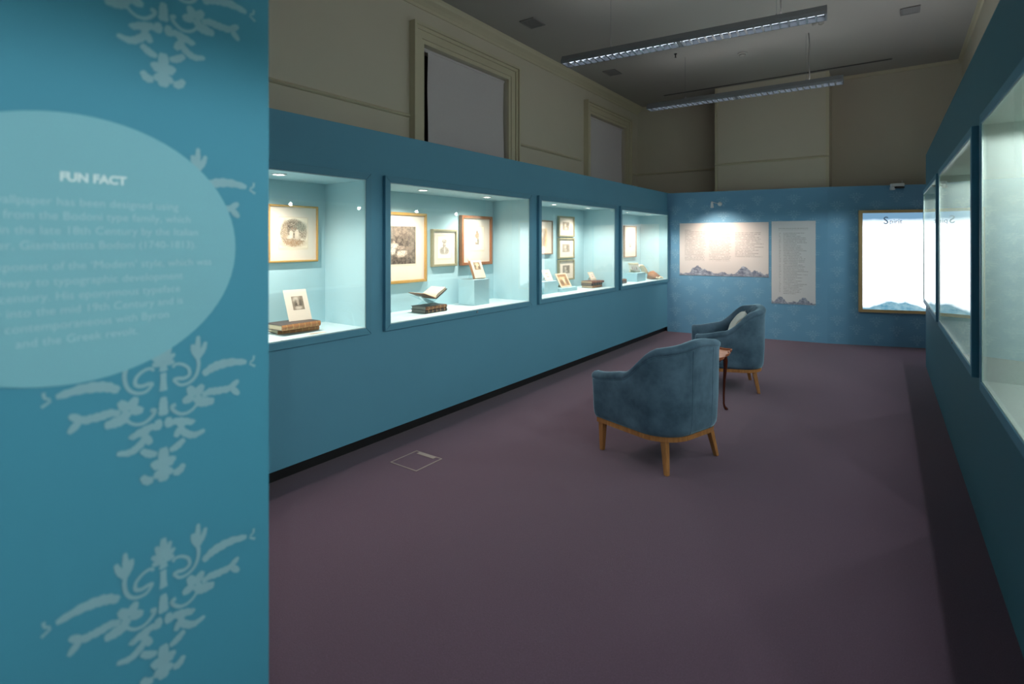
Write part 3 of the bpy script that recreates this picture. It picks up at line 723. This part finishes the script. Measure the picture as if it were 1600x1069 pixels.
A['portrait'] = art_mat('turbaned_portrait_engraving', q(234, 224, 210), [(.5, .33, .36, .19, q(126, 120, 114), .2), (.3, .36, .1, .1, q(160, 152, 144), .4), (.52, .36, .06, .14, q(226, 216, 204), .3), (.45, .59, .06, .1, q(92, 86, 82), .3), (.53, .64, .09, .11, q(198, 182, 166), .2), (.5, .77, .18, .085, q(124, 118, 112), .2), (.46, .79, .09, .04, q(216, 208, 198), .4), (.6, .75, .05, .03, q(206, 198, 188), .4), (.57, .57, .05, .03, q(110, 100, 94), .4), (.5, .1, .5, .08, q(234, 224, 210), .4)], grain=.15, seed=5, dist=.02)
A['figure'] = art_mat('orange_costume_print', q(234, 220, 200), [(.52, .62, .13, .15, q(196, 104, 62), .2), (.5, .78, .05, .06, q(110, 80, 66), .3), (.4, .6, .08, .05, q(190, 120, 84), .4), (.58, .36, .07, .14, q(66, 60, 58), .3), (.48, .26, .08, .04, q(96, 82, 72), .4), (.42, .3, .04, .06, q(150, 110, 80), .4)], grain=.3, seed=6, dist=.04)
A['hooded'] = art_mat('ochre_figure_print', q(226, 204, 170), [(.5, .35, .36, .4, q(196, 146, 90), .3), (.5, .75, .4, .25, q(150, 128, 100), .4), (.5, .62, .16, .14, q(232, 214, 184), .3), (.65, .35, .12, .36, q(110, 82, 56), .4), (.4, .3, .12, .34, q(214, 172, 116), .4)], grain=.4, seed=7, dist=.06)
for i, nm in enumerate(('small_a', 'small_b', 'small_c')):
    t1 = [q(120, 108, 96), q(150, 140, 128), q(86, 80, 76)][i]
    A[nm] = art_mat('small_engraving_'+nm, q(214, 202, 184), [(.5, .5, .9, .9, t1, .1), (.4, .62, .14, .2, q(216, 204, 188), .4), (.65, .3, .2, .2, q(70, 64, 60), .4), (.5, .25, .2, .16, q(206, 196, 180), .4), (.72, .7, .16, .2, q(100, 94, 88), .4)], grain=.2, seed=10+i, dist=.05)
A['vessel'] = art_mat('grey_vessel_drawing', q(240, 230, 216), [(.5, .38, .32, .3, q(118, 110, 104), .15), (.5, .78, .2, .36, q(236, 226, 212), .15), (.25, .66, .05, .32, q(120, 112, 108), .3), (.75, .66, .05, .32, q(120, 112, 108), .3), (.5, .3, .2, .08, q(196, 188, 180), .4), (.5, .14, .2, .04, q(110, 104, 100), .4)], grain=.2, seed=14, dist=.02)
A['card_print'] = art_mat('dark_card_engraving', q(140, 126, 112), [(.4, .75, .3, .25, q(210, 198, 182), .4), (.35, .45, .2, .25, q(60, 54, 50), .4), (.7, .5, .2, .3, q(76, 68, 62), .4), (.5, .15, .3, .12, q(214, 200, 184), .4), (.5, .55, .1, .2, q(190, 176, 160), .4)], grain=.7, seed=15, dist=.09)
A['sepia'] = art_mat('sepia_postcard_print', q(206, 164, 120), [(.5, .55, .38, .34, q(232, 200, 158), .3), (.25, .3, .2, .25, q(120, 84, 60), .4), (.8, .35, .14, .4, q(130, 92, 66), .4), (.5, .45, .1, .2, q(236, 210, 180), .4), (.5, .88, .5, .1, q(150, 110, 80), .4)], grain=.6, seed=16, dist=.08)
A['pink'] = art_mat('pink_caption_print', q(240, 222, 210), [(.5, .7, .35, .06, q(214, 160, 146), .4), (.5, .5, .38, .05, q(214, 176, 166), .4), (.5, .3, .3, .06, q(206, 150, 136), .4)], grain=.4, seed=17, dist=.02)
A['book_plate'] = art_mat('book_plate_engraving', q(150, 128, 104), [(.5, .6, .3, .3, q(226, 200, 164), .35), (.2, .4, .16, .3, q(70, 58, 48), .4), (.75, .3, .2, .16, q(84, 68, 56), .4), (.4, .25, .2, .12, q(214, 186, 150), .4)], grain=.6, seed=18, dist=.1)
A['handwriting'] = text_panel_mat('old_handwriting', [(.1, .9, .1, .9, .15)], 0, 1, 16, rgb(240, 220, 190))
XBK = -3.56
def picture(label, y0, y1, z0, z1, fmat, fw, th, art, ar, mount='mat', bevelline=True):
    """framed print hanging on the back panel of a left case: ar = print rectangle in mount fractions"""
    t = thing('framed_print', label, 'picture', (XBK+.001, (y0+y1)/2, (z0+z1)/2), 0, 'framed prints in the left wall cases')
    hw, hh = (y1-y0)/2, (z1-z0)/2
    def fr(a, b, c, d):
        steps = []
        return MB().hexa([(0, x, z) for x, z in (a, b, c, d)], [(th, x, z) for x, z in (a, b, c, d)])
    i, j = hw-fw, hh-fw
    for a in (((-hw, -hh), (hw, -hh), (i, -j), (-i, -j)), ((-i, j), (i, j), (hw, hh), (-hw, hh)), ((-hw, -hh), (-i, -j), (-i, j), (-hw, hh)), ((i, -j), (hw, -hh), (hw, hh), (i, j))):
        fr(*a).build('frame_rail', fmat, t, bevel=.004)
    mo = B(.004, th*.55, -i, i, -j, j).build('mount_board', mount, t)
    x0, x1, v0, v1 = [(-i+2*i*ar[0]), (-i+2*i*ar[1]), (-j+2*j*ar[2]), (-j+2*j*ar[3])]
    d = th*.55+.0008
    if bevelline:
        e_ = .008
        B(th*.55, th*.55+.0006, x0-e_, x1+e_, v0-e_*2.2, v1+e_).build('plate_mark', 'paper', mo)
    MB().add([(d, x0, v0), (d, x1, v0), (d, x1, v1), (d, x0, v1)], [(0, 1, 2, 3)]).build('print', A[art], mo, uvq=True)
    return t
picture('gold framed oval vignette print in the partly hidden case', 2.048, 2.443, 1.353, 1.764, 'gold', .014, .028, 'oval_scene', (.2, .8, .24, .8))
picture('large gold framed dark interior engraving in second case', 3.02, 3.588, 1.135, 1.76, 'gold', .026, .034, 'dark_interior', (.12, .79, .25, .83))
picture('olive framed portrait of a turbaned figure in second case', 3.659, 4.014, 1.264, 1.621, 'olive', .024, .032, 'portrait', (.2, .8, .18, .86))
picture('brown wood framed print of orange costumed figure', 4.067, 4.564, 1.262, 1.768, 'brownwood', .03, .045, 'figure', (.25, .78, .28, .82))
picture('brown framed ochre figure print at left of third case', 5.36, 5.841, 1.343, 1.767, 'taupewood', .016, .028, 'hooded', (.26, .74, .22, .78))
picture('top small olive framed engraving of the stacked three', 5.984, 6.395, 1.566, 1.836, 'olive', .022, .034, 'small_a', (.24, .72, .28, .76), bevelline=False)
picture('middle small olive framed engraving of the stacked three', 5.984, 6.395, 1.279, 1.553, 'olive', .022, .034, 'small_b', (.22, .74, .28, .74), bevelline=False)
picture('bottom small olive framed engraving of the stacked three', 5.984, 6.395, .995, 1.267, 'olive', .022, .034, 'small_c', (.24, .74, .3, .76), bevelline=False)
picture('tall thin taupe framed vessel drawing in farthest case', 8.045, 8.533, 1.247, 1.762, 'taupewood', .018, .03, 'vessel', (.3, .7, .28, .62), bevelline=False)

# ------------------------------------------------------------------ books and objects in the left cases
def book(label, loc, rz, Ls, W, T, cover, spine, pages, bands=5, group=None, name='antique_book'):
    """closed book lying flat: spine along local x at y=0 (towards the room), fore edge at y=W"""
    t = thing(name, label, 'book', loc, rz, group)
    c = .003
    B(-Ls/2, Ls/2, .004, W, 0, c).build('cover_board', cover, t)
    B(-Ls/2, Ls/2, .004, W, T-c, T).build('cover_board', cover, t)
    n = 8
    arc = [(-.008*math.sin(PI*k/n)+.004, T*k/n) for k in range(n+1)]
    so = [(y_, z) for y_, z in arc]+[(.008, T), (.008, 0)]
    sp = MB().hexa([(-Ls/2, y_, z) for y_, z in so], [(Ls/2, y_, z) for y_, z in so]).build('spine', spine, t)
    B(-Ls/2+.005, Ls/2-.005, .008, W-.006, c, T-c).build('page_block', pages, t)
    for k in range(bands):
        x = -Ls/2+Ls*(k+.7)/(bands+.4)
        ao = [(y_-.0016, z*1.0) for y_, z in arc]+[(.006, T+.0003), (.006, -.0003)]
        ao = [(y_, min(max(z, .0004), T-.0004)) for y_, z in ao]
        MB().hexa([(x-.003, y_, z) for y_, z in ao], [(x+.003, y_, z) for y_, z in ao]).build('raised_band', 'band', sp)
    return t
R90 = PI/2   # spine parallel to the wall: local x -> +Y, local y -> -X
Z = NZ0+.0004
G1 = 'antique books in the left cases'
book('lower brown book of the pair in partly hidden case', (-3.29, 2.125, Z), R90-.16, .285, .19, .034, 'leather3', 'leather2', 'pages', 6, G1)
book('upper brown book under the leaning card', (-3.225, 2.105, Z+.0342), R90+.03, .29, .2, .036, 'leather3', 'leather2', 'pages', 6, G1)
book('lower marbled book under the clear cradle', (-3.248, 3.42, Z), R90, .265, .18, .029, 'marble', 'leather3', 'pagesgrey', 5, G1)
book('upper marbled book under the clear cradle', (-3.25, 3.424, Z+.0292), R90+.02, .265, .178, .029, 'marble', 'leather', 'pagesgrey', 5, G1)
book('bottom tan book of three in third case', (-3.255, 6.53, Z), R90+.02, .28, .17, .03, 'leather3', 'leather2', 'pages', 4, G1)
book('middle dark book of three in third case', (-3.262, 6.53, Z+.0302), R90-.05, .28, .17, .032, 'leather3', 'leather3', 'pagesgrey', 4, G1)
book('top red brown book of three in third case', (-3.24, 6.52, Z+.0624), R90-.1, .29, .18, .028, 'leather4', 'leather4', 'pages', 2, G1)
book('lower small book at left of farthest case', (-3.25, 7.40, Z), R90, .16, .12, .032, 'marble', 'leather3', 'pages', 3, G1)
book('upper small book at left of farthest case', (-3.255, 7.395, Z+.0322), R90-.05, .16, .12, .032, 'marble', 'leather', 'pages', 3, G1)
def leaning(label, loc, w_, h_, tilt, art, border, mat='mat', rz=0, cat='print', th=.003, name='display_card', easel=True):
    """card leaning back: bottom edge at loc, facing +X, width along Y"""
    t = thing(name, label, cat, loc, rz, 'leaning cards in the left cases')
    mw = frame_mat((.0, 0, 0), (0, 1, 0), (-math.sin(tilt), 0, math.cos(tilt)))
    cd = MB().box(0, w_, 0, h_, 0, th).build('card', mat, t, mw=mw)
    l, r, b_, tp = border
    MB().add([(w_*l, h_*b_, th+.0006), (w_*r, h_*b_, th+.0006), (w_*r, h_*tp, th+.0006), (w_*l, h_*tp, th+.0006)], [(0, 1, 2, 3)]).build('print', A[art], cd, mw=mw, uvq=True)
    if easel:
        hx = -math.sin(tilt)*h_*.6; hz = math.cos(tilt)*h_*.6
        MB().hexa([(hx-.001, w_*.4, hz), (hx-.001, w_*.6, hz), (hx-.004, w_*.6, hz), (hx-.004, w_*.4, hz)], [(hx-.05, w_*.4, .0005), (hx-.05, w_*.6, .0005), (hx-.054, w_*.6, .0005), (hx-.054, w_*.4, .0005)]).build('strut', mat, t)
    return t
leaning('white card with dark engraving leaning on brown books', (-3.345, 2.085, Z+.0706), .165, .225, .42, 'card_print', (.28, .78, .34, .78), rz=-.1)
leaning('white caption card at left on blue plinth in third case', (-3.40, 5.45, 1.0335), .17, .14, .45, 'pink', (.1, .9, .12, .9))
leaning('sepia postcard with pale border leaning on low plinth', (-3.335, 5.70, .9365), .265, .19, .5, 'sepia', (.1, .9, .1, .92), mat='paper', th=.006)
leaning('small cream card standing on three stacked books', (-3.36, 6.545, Z+.0908), .16, .12, .5, 'pink', (.2, .85, .2, .85), mat='paper')
def flatcard(label, x, y0, w_, d=.05):
    t = thing('caption_card', label, 'card', (x, y0, Z), 0, 'flat caption cards')
    B(-d/2, d/2, 0, w_, .0003, .0016).build('card', 'mat', t)
    for k in range(3): B(-d/2+.012+k*.011, -d/2+.016+k*.011, .015, w_-.02-.02*k, .0016, .002).build('caption_line', 'pagesgrey', t)
flatcard('flat caption card before brown books in hidden case', -3.155, 2.10, .13)
# plinths
def plinth(label, x0, x1, y0, y1, h_):
    t = tag(B(x0, x1, y0, y1, Z+.0003, Z+h_).build('plinth', 'niche', bevel=.002), label, 'plinth', 'pale blue plinths')
    return t
plinth('pale blue cube plinth holding small book in second case', -3.482, -3.282, 3.974, 4.205, .247)
plinth('taller pale blue plinth at left of third case', -3.52, -3.33, 5.30, 5.62, .144)
plinth('low pale blue plinth under sepia postcard in third case', -3.52, -3.285, 5.645, 6.02, .047)
plinth('pale blue plinth in farthest case under open book', -3.42, -3.22, 7.80, 8.14, .131)
# clear cradle on two books with an open book
ck = thing('book_cradle', 'clear acrylic crossed cradle on marbled books', 'cradle', (-3.33, 3.40, Z+.0587))
def strip(m, a, b, x0, x1, t_=.003):
    d = Vector((0, b[0]-a[0], b[1]-a[1])).normalized(); n_ = Vector((0, -d.z, d.y))*t_
    p = [Vector((x0, a[0], a[1])), Vector((x1, a[0], a[1])), Vector((x1, b[0], b[1])), Vector((x0, b[0], b[1]))]
    return m.hexa(p, [v+n_ for v in p])
strip(MB(), (.09, .0005), (-.15, .095), -.07, .07).build('cradle_leaf', 'acrylic', ck)
strip(MB(), (-.06, .0005), (.16, .118), -.07, .07).build('cradle_leaf', 'acrylic', ck)
ob = thing('open_book', 'open cream book resting on the clear cradle', 'book', (-3.33, 3.41, Z+.0587+.058))
def openhalf(m, sgn, ang, wd, th, x0, x1, n=10, z0=.006):
    c, s_ = math.cos(ang), math.sin(ang); top, bot = [], []
    for k in range(n+1):
        u = k/n; y_ = u*wd; zt = z0+th*(min(1, u*4)**.5)*(1-.25*u)
        top.append((sgn*(y_*c-zt*s_), y_*s_+zt*c)); bot.append((sgn*(y_*c-z0*s_), y_*s_+z0*c))
    r = [(x0, a, b) for a, b in top], [(x1, a, b) for a, b in top], [(x0, a, b) for a, b in bot], [(x1, a, b) for a, b in bot]
    N = n+1; fs = []
    for i in range(n):
        fs += [(i, N+i, N+i+1, i+1), (2*N+i, 2*N+i+1, 3*N+i+1, 3*N+i), (i, i+1, 2*N+i+1, 2*N+i), (N+i, 3*N+i, 3*N+i+1, N+i+1)]
    fs.append((n, N+n, 3*N+n, 2*N+n)); fs.append((0, 2*N, 3*N, N))
    return m.add([p for rr in r for p in rr], fs)
openhalf(MB(), 1, .5, .15, .026, -.085, .085).build('page_block', 'paper', ob)
openhalf(MB(), -1, .34, .155, .004, -.085, .085).build('page_block', 'paper', ob)
strip(MB(), (.004, .0), (.158*math.cos(.5), .158*math.sin(.5)), -.09, .09, .0035).build('cover_board', 'leather3', ob)
strip(MB(), (-.17*math.cos(.34), .17*math.sin(.34)), (-.004, .0), -.09, .09, .0035).build('cover_board', 'leather', ob)
# small book propped open on the cube plinth
pb = thing('propped_book', 'small tan book propped open on the cube plinth', 'book', (-3.345, 4.045, Z+.2505), -.12)
tl = .42; mw = frame_mat((0, 0, 0), (0, 1, 0), (-math.sin(tl), 0, math.cos(tl)))
MB().box(.0, .145, 0, .185, 0, .022).build('page_block', 'paper', pb, mw=mw)
MB().box(-.004, .149, -.003, .189, -.005, -.0005).build('cover_board', 'leather', pb, mw=mw)
MB().hexa([(-.001, -.003, -.004), (-.001, .189, -.004), (-.05, .192, .05), (-.05, -.006, .05)], [(-.004, -.003, -.004), (-.004, .189, -.004), (-.054, .192, .05), (-.054, -.006, .05)]).build('cover_board', 'leather2', pb, mw=mw)
MB().add([(.03, .085, .0226), (.115, .085, .0226), (.115, .165, .0226), (.03, .165, .0226)], [(0, 1, 2, 3)]).build('plate_print', A['book_plate'], pb, mw=mw, uvq=True)
MB().hexa([(-.055, .03, .12), (-.055, .11, .12), (-.058, .11, .12), (-.058, .03, .12)], [(-.11, .03, .0), (-.11, .11, .0), (-.113, .11, .0), (-.113, .03, .0)]).build('support', 'acrylic', pb)
# open manuscript draped from the far plinth, brown cushion below
om = thing('open_manuscript', 'cream open manuscript draped over far plinth', 'book', (-3.33, 8.0, Z+.1318))
n = 14
def drape(path, w0, w1, th, name, mat, parent):
    top = [[(w0, y_, z), (w1, y_, z+.004), (w1, y_, z+th+.004), (w0, y_, z+th)] for y_, z in path]
    return MB().loft(top).build(name, mat, parent, True)
drape([(-.02, .004), (-.06, .06), (-.10, .125), (-.115, .145)], -.075, .09, .006, 'raised_leaf', 'creamcloth', om)
MB().add([(.092, -.104, .118), (.092, -.03, .02), (-.07, -.03, .02), (-.07, -.104, .118)], [(0, 1, 2, 3)]).build('writing', A['pink'], om, uvq=True)
drape([(-.02, .004), (.04, .03), (.12, .07), (.2, .095), (.28, .098), (.36, .075), (.44, .03), (.50, -.02), (.54, -.05)], -.1, .004, .012, 'curved_leaf', 'creamcloth', om)
bc = thing('book_cushion', 'brown cushion with cream edge beside far plinth', 'cushion', (-3.237, 8.54, Z+.0005))
def pillow(m, sx, sy, sz, n=12, pinch=.12):
    vs = []; 
    for side in (1, -1):
        for i in range(n+1):
            for j in range(n+1):
                u, v = 2*i/n-1, 2*j/n-1
                x = u*(1-pinch*(1-abs(v)**2)*abs(u)**3*.6); y_ = v*(1-pinch*(1-abs(u)**2)*abs(v)**3*.6)
                h_ = ((1-u**4)*(1-v**4))**.5
                vs.append((x*sx, y_*sy, side*(h_*sz+.0)))
    N = (n+1)**2; fs = []
    for i in range(n):
        for j in range(n):
            a = i*(n+1)+j
            fs.append((a, a+n+1, a+n+2, a+1)); fs.append((N+a, N+a+1, N+a+n+2, N+a+n+1))
    return m.add(vs, fs)
flap = []
for k in range(11):
    u = k/10; hh_ = .105*math.sin(PI*(.18+.62*u))**.8; yy = -.1+.26*u
    flap.append([(-.072, yy, hh_+.02), (-.03, yy, hh_+.03), (.04, yy, .5*hh_+.022), (.072, yy, .028), (.068, yy, .012), (.03, yy, .006), (-.05, yy, .004), (-.08, yy, .01)])
MB().loft(flap).build('cushion_body', 'browncloth', bc, True)
pts = [(.082+.006*math.sin(k*1.7), -.12+.3*k/13, .024+.008*math.sin(k*.8+1)) for k in range(14)]
MB().tube(pts, [.006]+[.015]*12+[.006], 10).build('cream_edge', 'creamcloth', bc, True)

# ------------------------------------------------------------------ armchairs
def smooth(a, b, x):
    t = max(0, min(1, (x-a)/(b-a))); return t*t*(3-2*t)
CA, CB, CR, CF = .345, .345, .235, .305       # half width, half depth, rear corner radius
def outline(n_side=14, n_arc=10, n_back=12, inset=0.0, xf=CF):
    a, bk, r = CA-inset, -(CB-inset), CR-inset*.7
    pts = []
    for k in range(n_side): pts.append((xf+(bk+r-xf)*k/n_side, a))
    for k in range(n_arc): t = PI/2*k/n_arc; pts.append((bk+r-r*math.sin(t), a-r+r*math.cos(t)))
    for k in range(n_back): pts.append((bk, (a-r)*(1-2*k/n_back)))
    for k in range(n_arc): t = PI/2*k/n_arc; pts.append((bk+r-r*math.cos(t), -(a-r)-r*math.sin(t)))
    for k in range(n_side+1): pts.append((bk+r+(xf-bk-r)*k/n_side, -a))
    return pts
def top_h(x, y): return .567+.04*smooth(.28, .02, x)+.19*smooth(.055, -.235, x)+.052*smooth(.44, .0, abs(y))*smooth(-.1, -.3, x)
def buttons():
    r = []
    for row, z in enumerate((.70, .61, .52)):
        k = 5 if row % 2 == 0 else 4
        for i in range(k): r.append(((i-(k-1)/2)*.115, z))
    return r
def armchair(label, loc, rz):
    t = thing('armchair', label, 'armchair', loc, rz, 'blue velvet tub chairs')
    P = outline(); n = len(P); rings = []
    for i, (x, y) in enumerate(P):
        a, b = Vector(P[max(i-1, 0)]), Vector(P[min(i+1, n-1)])
        tg = (b-a).normalized(); nr = Vector((-tg.y, tg.x))        # outward (outline runs from +y side round the back)
        nr = Vector((tg.y, -tg.x)) if nr.dot(Vector((x if x < -CB+CR else 0, y))) < 0 else nr
        H = top_h(x, y)
        prof = [(-.035, .238), (-.02, .24), (-.008, .262), (-.002, .3), (.002, .38), (.006, .45), (.010, H-.08), (.013, H-.052), (.010, H-.046), (.019, H-.036), (.02, H-.018), (.010, H-.004), (-.012, H+.005), (-.04, H+.004), (-.066, H-.008), (-.08, H-.03)]
        N = 14
        for k in range(1, N+1):
            z = H-.03-(H-.03-.33)*k/N
            o_ = -.084-.012*math.sin(PI*min(1, k/N*1.2))
            # tufting: dimples at the buttons on the inside back
            w_ = smooth(-.02, -.2, x)
            dmp = 0
            for by, bz in buttons():
                d2 = ((y*.82-by)/.034)**2+((z-bz)/.034)**2
                dmp += math.exp(-d2)
                # folds running diagonally between buttons
            fold = .5+.5*math.cos(2*PI*((y*.82)/.115+(z-.70)/.18))*math.cos(2*PI*((y*.82)/.115-(z-.70)/.18))
            o_ += w_*(.036*dmp-.022*fold-.014)
            w2 = 1-w_
            o_ += w2*(-.006*(.5+.5*math.cos(2*PI*x/.16)))
            prof.append((o_, z))
        rings.append([(x+nr.x*o_, y+nr.y*o_, z) for o_, z in prof])
    # rounded front ends of the arms
    def endring(r, dx, s):
        cy = sum(p[1] for p in r)/len(r); cz = sum(p[2] for p in r)/len(r)
        return [(p[0]+dx, cy+(p[1]-cy)*s, cz+(p[2]-cz)*(1-(1-s)*.35)) for p in r]
    r0, r1 = rings[0], rings[-1]
    full = [endring(r0, .022, .55), endring(r0, .016, .85)]+rings+[endring(r1, .016, .85), endring(r1, .022, .55)]
    MB().loft(full).build('upholstered_shell', 'velvet', t, True)
    # piping just under the rolled top edge
    pp = []
    for i, (x, y) in enumerate(P):
        rr = rings[i][8]; pp.append((rr[0], rr[1], rr[2]))
    MB().tube(pp, .0042, 6).build('piping', 'velvet', t, True)
    # vertical back seams
    for sy in (1, -1):
        i = 14+10 if sy > 0 else 14+10+12
        rr = rings[i]; MB().tube([rr[k] for k in range(1, 9)], .0022, 5).build('back_seam', 'velvet', t, True)
    # buttons
    bm = None
    for by, bz in buttons():
        m = MB().lathe([(.001, .006), (.008, .004), (.010, 0), (.004, -.004)], 10)
        if bm is None: bm = m.build('button', 'velvet', t, True); o = bm
        else: o = bm.copy(); COL.objects.link(o)
        yy = by/.82
        xx = -CB+.088 if abs(yy) < CA-CR else -CB+.088+(abs(yy)-(CA-CR))**2*1.6
        o.location = (xx, by/.82*.95, bz); o.rotation_euler = (0, PI/2, 0)
    # seat cushion (rounded block)
    def slab(x0, x1, y0, y1, z0, z1, r, n_=6):
        rings_ = []
        for k in range(-n_, n_+1):
            a = PI/2*k/n_; ins_ = r*(1-math.cos(a)); z = (z0+r if k < 0 else z1-r)+r*math.sin(a)
            ring_ = []
            for cx, cy, a0 in ((x1, y1, 0), (x0, y1, PI/2), (x0, y0, PI), (x1, y0, 3*PI/2)):
                sx = -1 if cx == x1 else 1; sy = -1 if cy == y1 else 1
                R_ = .06
                for j in range(5):
                    aa = a0+PI/2*j/4
                    ring_.append((cx+sx*R_+(R_-ins_)*math.cos(aa), cy+sy*R_+(R_-ins_)*math.sin(aa), z))
            rings_.append(ring_)
        return MB().loft(rings_)
    slab(-.25, .33, -.238, .238, .315, .43, .03).build('seat_cushion', 'velvet', t, True)
    slab(-.26, .30, -.25, .25, .24, .314, .012).build('seat_base', 'velvet', t, True)
    # timber rim
    Q = outline(inset=.022, xf=CF-.004); m = len(Q)
    ro = [(x, y) for x, y in Q]; cen = Vector((0.05, 0))
    ri = []
    Q2 = outline(inset=.06, xf=CF-.004)
    fs = MB()
    fs.loft([[(Q[i][0], Q[i][1], .205), (Q[i][0], Q[i][1], .237), (Q2[i][0], Q2[i][1], .237), (Q2[i][0], Q2[i][1], .205)] for i in range(m)])
    fs.box(CF-.05, CF-.0045, -CA+.061, CA-.061, .206, .236)
    fs.build('timber_rim', 'oak', t)
    for lx, ly in ((-.228, .24), (-.228, -.24), (.276, .288), (.276, -.288)):
        ex, ey = (lx-.045, ly*1.14) if lx < 0 else (lx+.004, ly*1.0)
        h0, h1 = .022, .014
        MB().hexa([(ex+a*h1, ey+b*h1, .0005) for a, b in ((-1, -1), (1, -1), (1, 1), (-1, 1))], [(lx+a*h0, ly+b*h0, .2365 if lx < 0 else .2045) for a, b in ((-1, -1), (1, -1), (1, 1), (-1, 1))]).build('leg', 'oak', t, bevel=.003)
    return t
CH1, CH2 = (-1.371, 3.728), (-1.453, 5.905)
RZ_1, RZ_2 = math.atan2(.310, -.951), math.atan2(-.345, -.94)
armchair('near blue velvet tub chair seen from behind', (CH1[0], CH1[1], 0), RZ_1)
armchair('far blue velvet tub chair with buttoned back showing', (CH2[0], CH2[1], 0), RZ_2)
def scatter(label, chair, rz, lx, ly, lz, tilt, tw=0, s=.19):
    c, sn_ = math.cos(rz), math.sin(rz)
    o = thing('scatter_cushion', label, 'cushion', (chair[0]+c*lx-sn_*ly, chair[1]+sn_*lx+c*ly, lz), rz, 'pale scatter cushions')
    mw_ = Matrix.Rotation(tilt, 4, 'Y') @ Matrix.Rotation(tw, 4, 'Z')
    pillow(MB(), s, s, .062, 14, .14).build('cushion_body', 'cushion', o, True, mw=mw_)
    return o
scatter('pale grey scatter cushion leaning in the far chair', CH2, RZ_2, -.10, .03, .605, 1.15, .72, .148)
scatter('pale scatter cushion peeping over arm of near chair', CH1, RZ_1, -.09, -.03, .585, 1.25, .1, .16)

# ------------------------------------------------------------------ side table between the chairs
TX, TY, TZ = -1.39, 4.765, .53
tb = thing('side_table', 'mahogany side table with shaped tray top between chairs', 'table', (TX, TY, 0))
def pie(d, z, nn=24):
    # serpentine rectangle: concave scoops beside proud rounded corners
    hx, hy = .205, .295; out = []
    cs = [((hx, -hy), (hx, hy)), ((hx, hy), (-hx, hy)), ((-hx, hy), (-hx, -hy)), ((-hx, -hy), (hx, -hy))]
    for (x0, y0), (x1, y1) in cs:
        tx_, ty_ = x1-x0, y1-y0; L0 = math.hypot(tx_, ty_); nx_, ny_ = ty_/L0, -tx_/L0
        for k in range(nn):
            u = (k+.5)/nn
            o = .012*math.cos(2*PI*u)*-1+.010*math.cos(6*PI*u)-.03*max(0, 1-min(u, 1-u)/.05)**2
            out.append((x0+tx_*u+nx_*(o+d), y0+ty_*u+ny_*(o+d), z))
    return out
MB().loft([pie(-.006, TZ-.012), pie(0, TZ-.008), pie(0, TZ), pie(-.002, TZ+.002)]).build('table_top', 'tabletop', tb)
rim = MB(); ro = [pie(.0005, TZ+.0022), pie(.008, TZ+.006), pie(.009, TZ+.013), pie(.004, TZ+.015), pie(-.002, TZ+.011), pie(-.006, TZ+.0024)]
rim.loft(ro+[ro[0]], caps=False); rim.build('raised_rim', 'tabletop', tb, True)
ap = [(.14, .23), (-.14, .23), (-.14, -.23), (.14, -.23)]
for i in range(4):
    a, b = Vector(ap[i]), Vector(ap[(i+1) % 4]); d = (b-a).normalized(); n_ = Vector((d.y, -d.x))*.009
    MB().hexa([(p.x, p.y, TZ-.07) for p in (a-n_, b-n_, b+n_, a+n_)], [(p.x, p.y, TZ-.0125) for p in (a-n_, b-n_, b+n_, a+n_)]).build('apron', 'mahogany', tb)
for sx in (1, -1):
    for sy in (1, -1):
        a = math.atan2(sy*.8, sx*.6); c, s_ = math.cos(a), math.sin(a)
        prof = [(-.008, TZ-.014, .016), (.004, TZ-.05, .02), (.012, TZ-.09, .021), (.010, TZ-.15, .017), (.0, TZ-.25, .012), (-.007, .14, .0095), (-.006, .06, .009), (.002, .03, .0105), (.018, .012, .015), (.03, .004, .011)]
        MB().tube([(sx*.145+c*r, sy*.235+s_*r, z) for r, z, _ in prof], [w_ for _, _, w_ in prof], 10).build('leg', 'mahogany', tb, True)
# leaflets on the table
bk = thing('leaflet', 'small pale leaflet lying on the side table', 'leaflet', (TX+.06, TY-.03, TZ+.0028), .5)
B(-.07, .07, -.1, .1, 0, .003).build('sheet', 'white', bk)

# ------------------------------------------------------------------ floor box
fb = thing('floor_box', 'square carpeted floor outlet with thin steel rim', 'floor outlet', (-2.674, 2.616, 0))
h_ = .125
for k, qd in enumerate(((-h_, h_, -h_, -h_+.008), (-h_, h_, h_-.008, h_), (-h_, -h_+.008, -h_+.008, h_-.008), (h_-.008, h_, -h_+.008, h_-.008))):
    B(*qd, .0003, .003).build('rim', 'greyline', fb)
B(-h_+.0085, h_-.0085, -h_+.0085, h_-.0085, .0003, .002).build('lid', 'carpet', fb)
B(-.085, .075, h_-.04, h_-.0085, .0021, .004).build('handle_plate', 'greyline', fb)
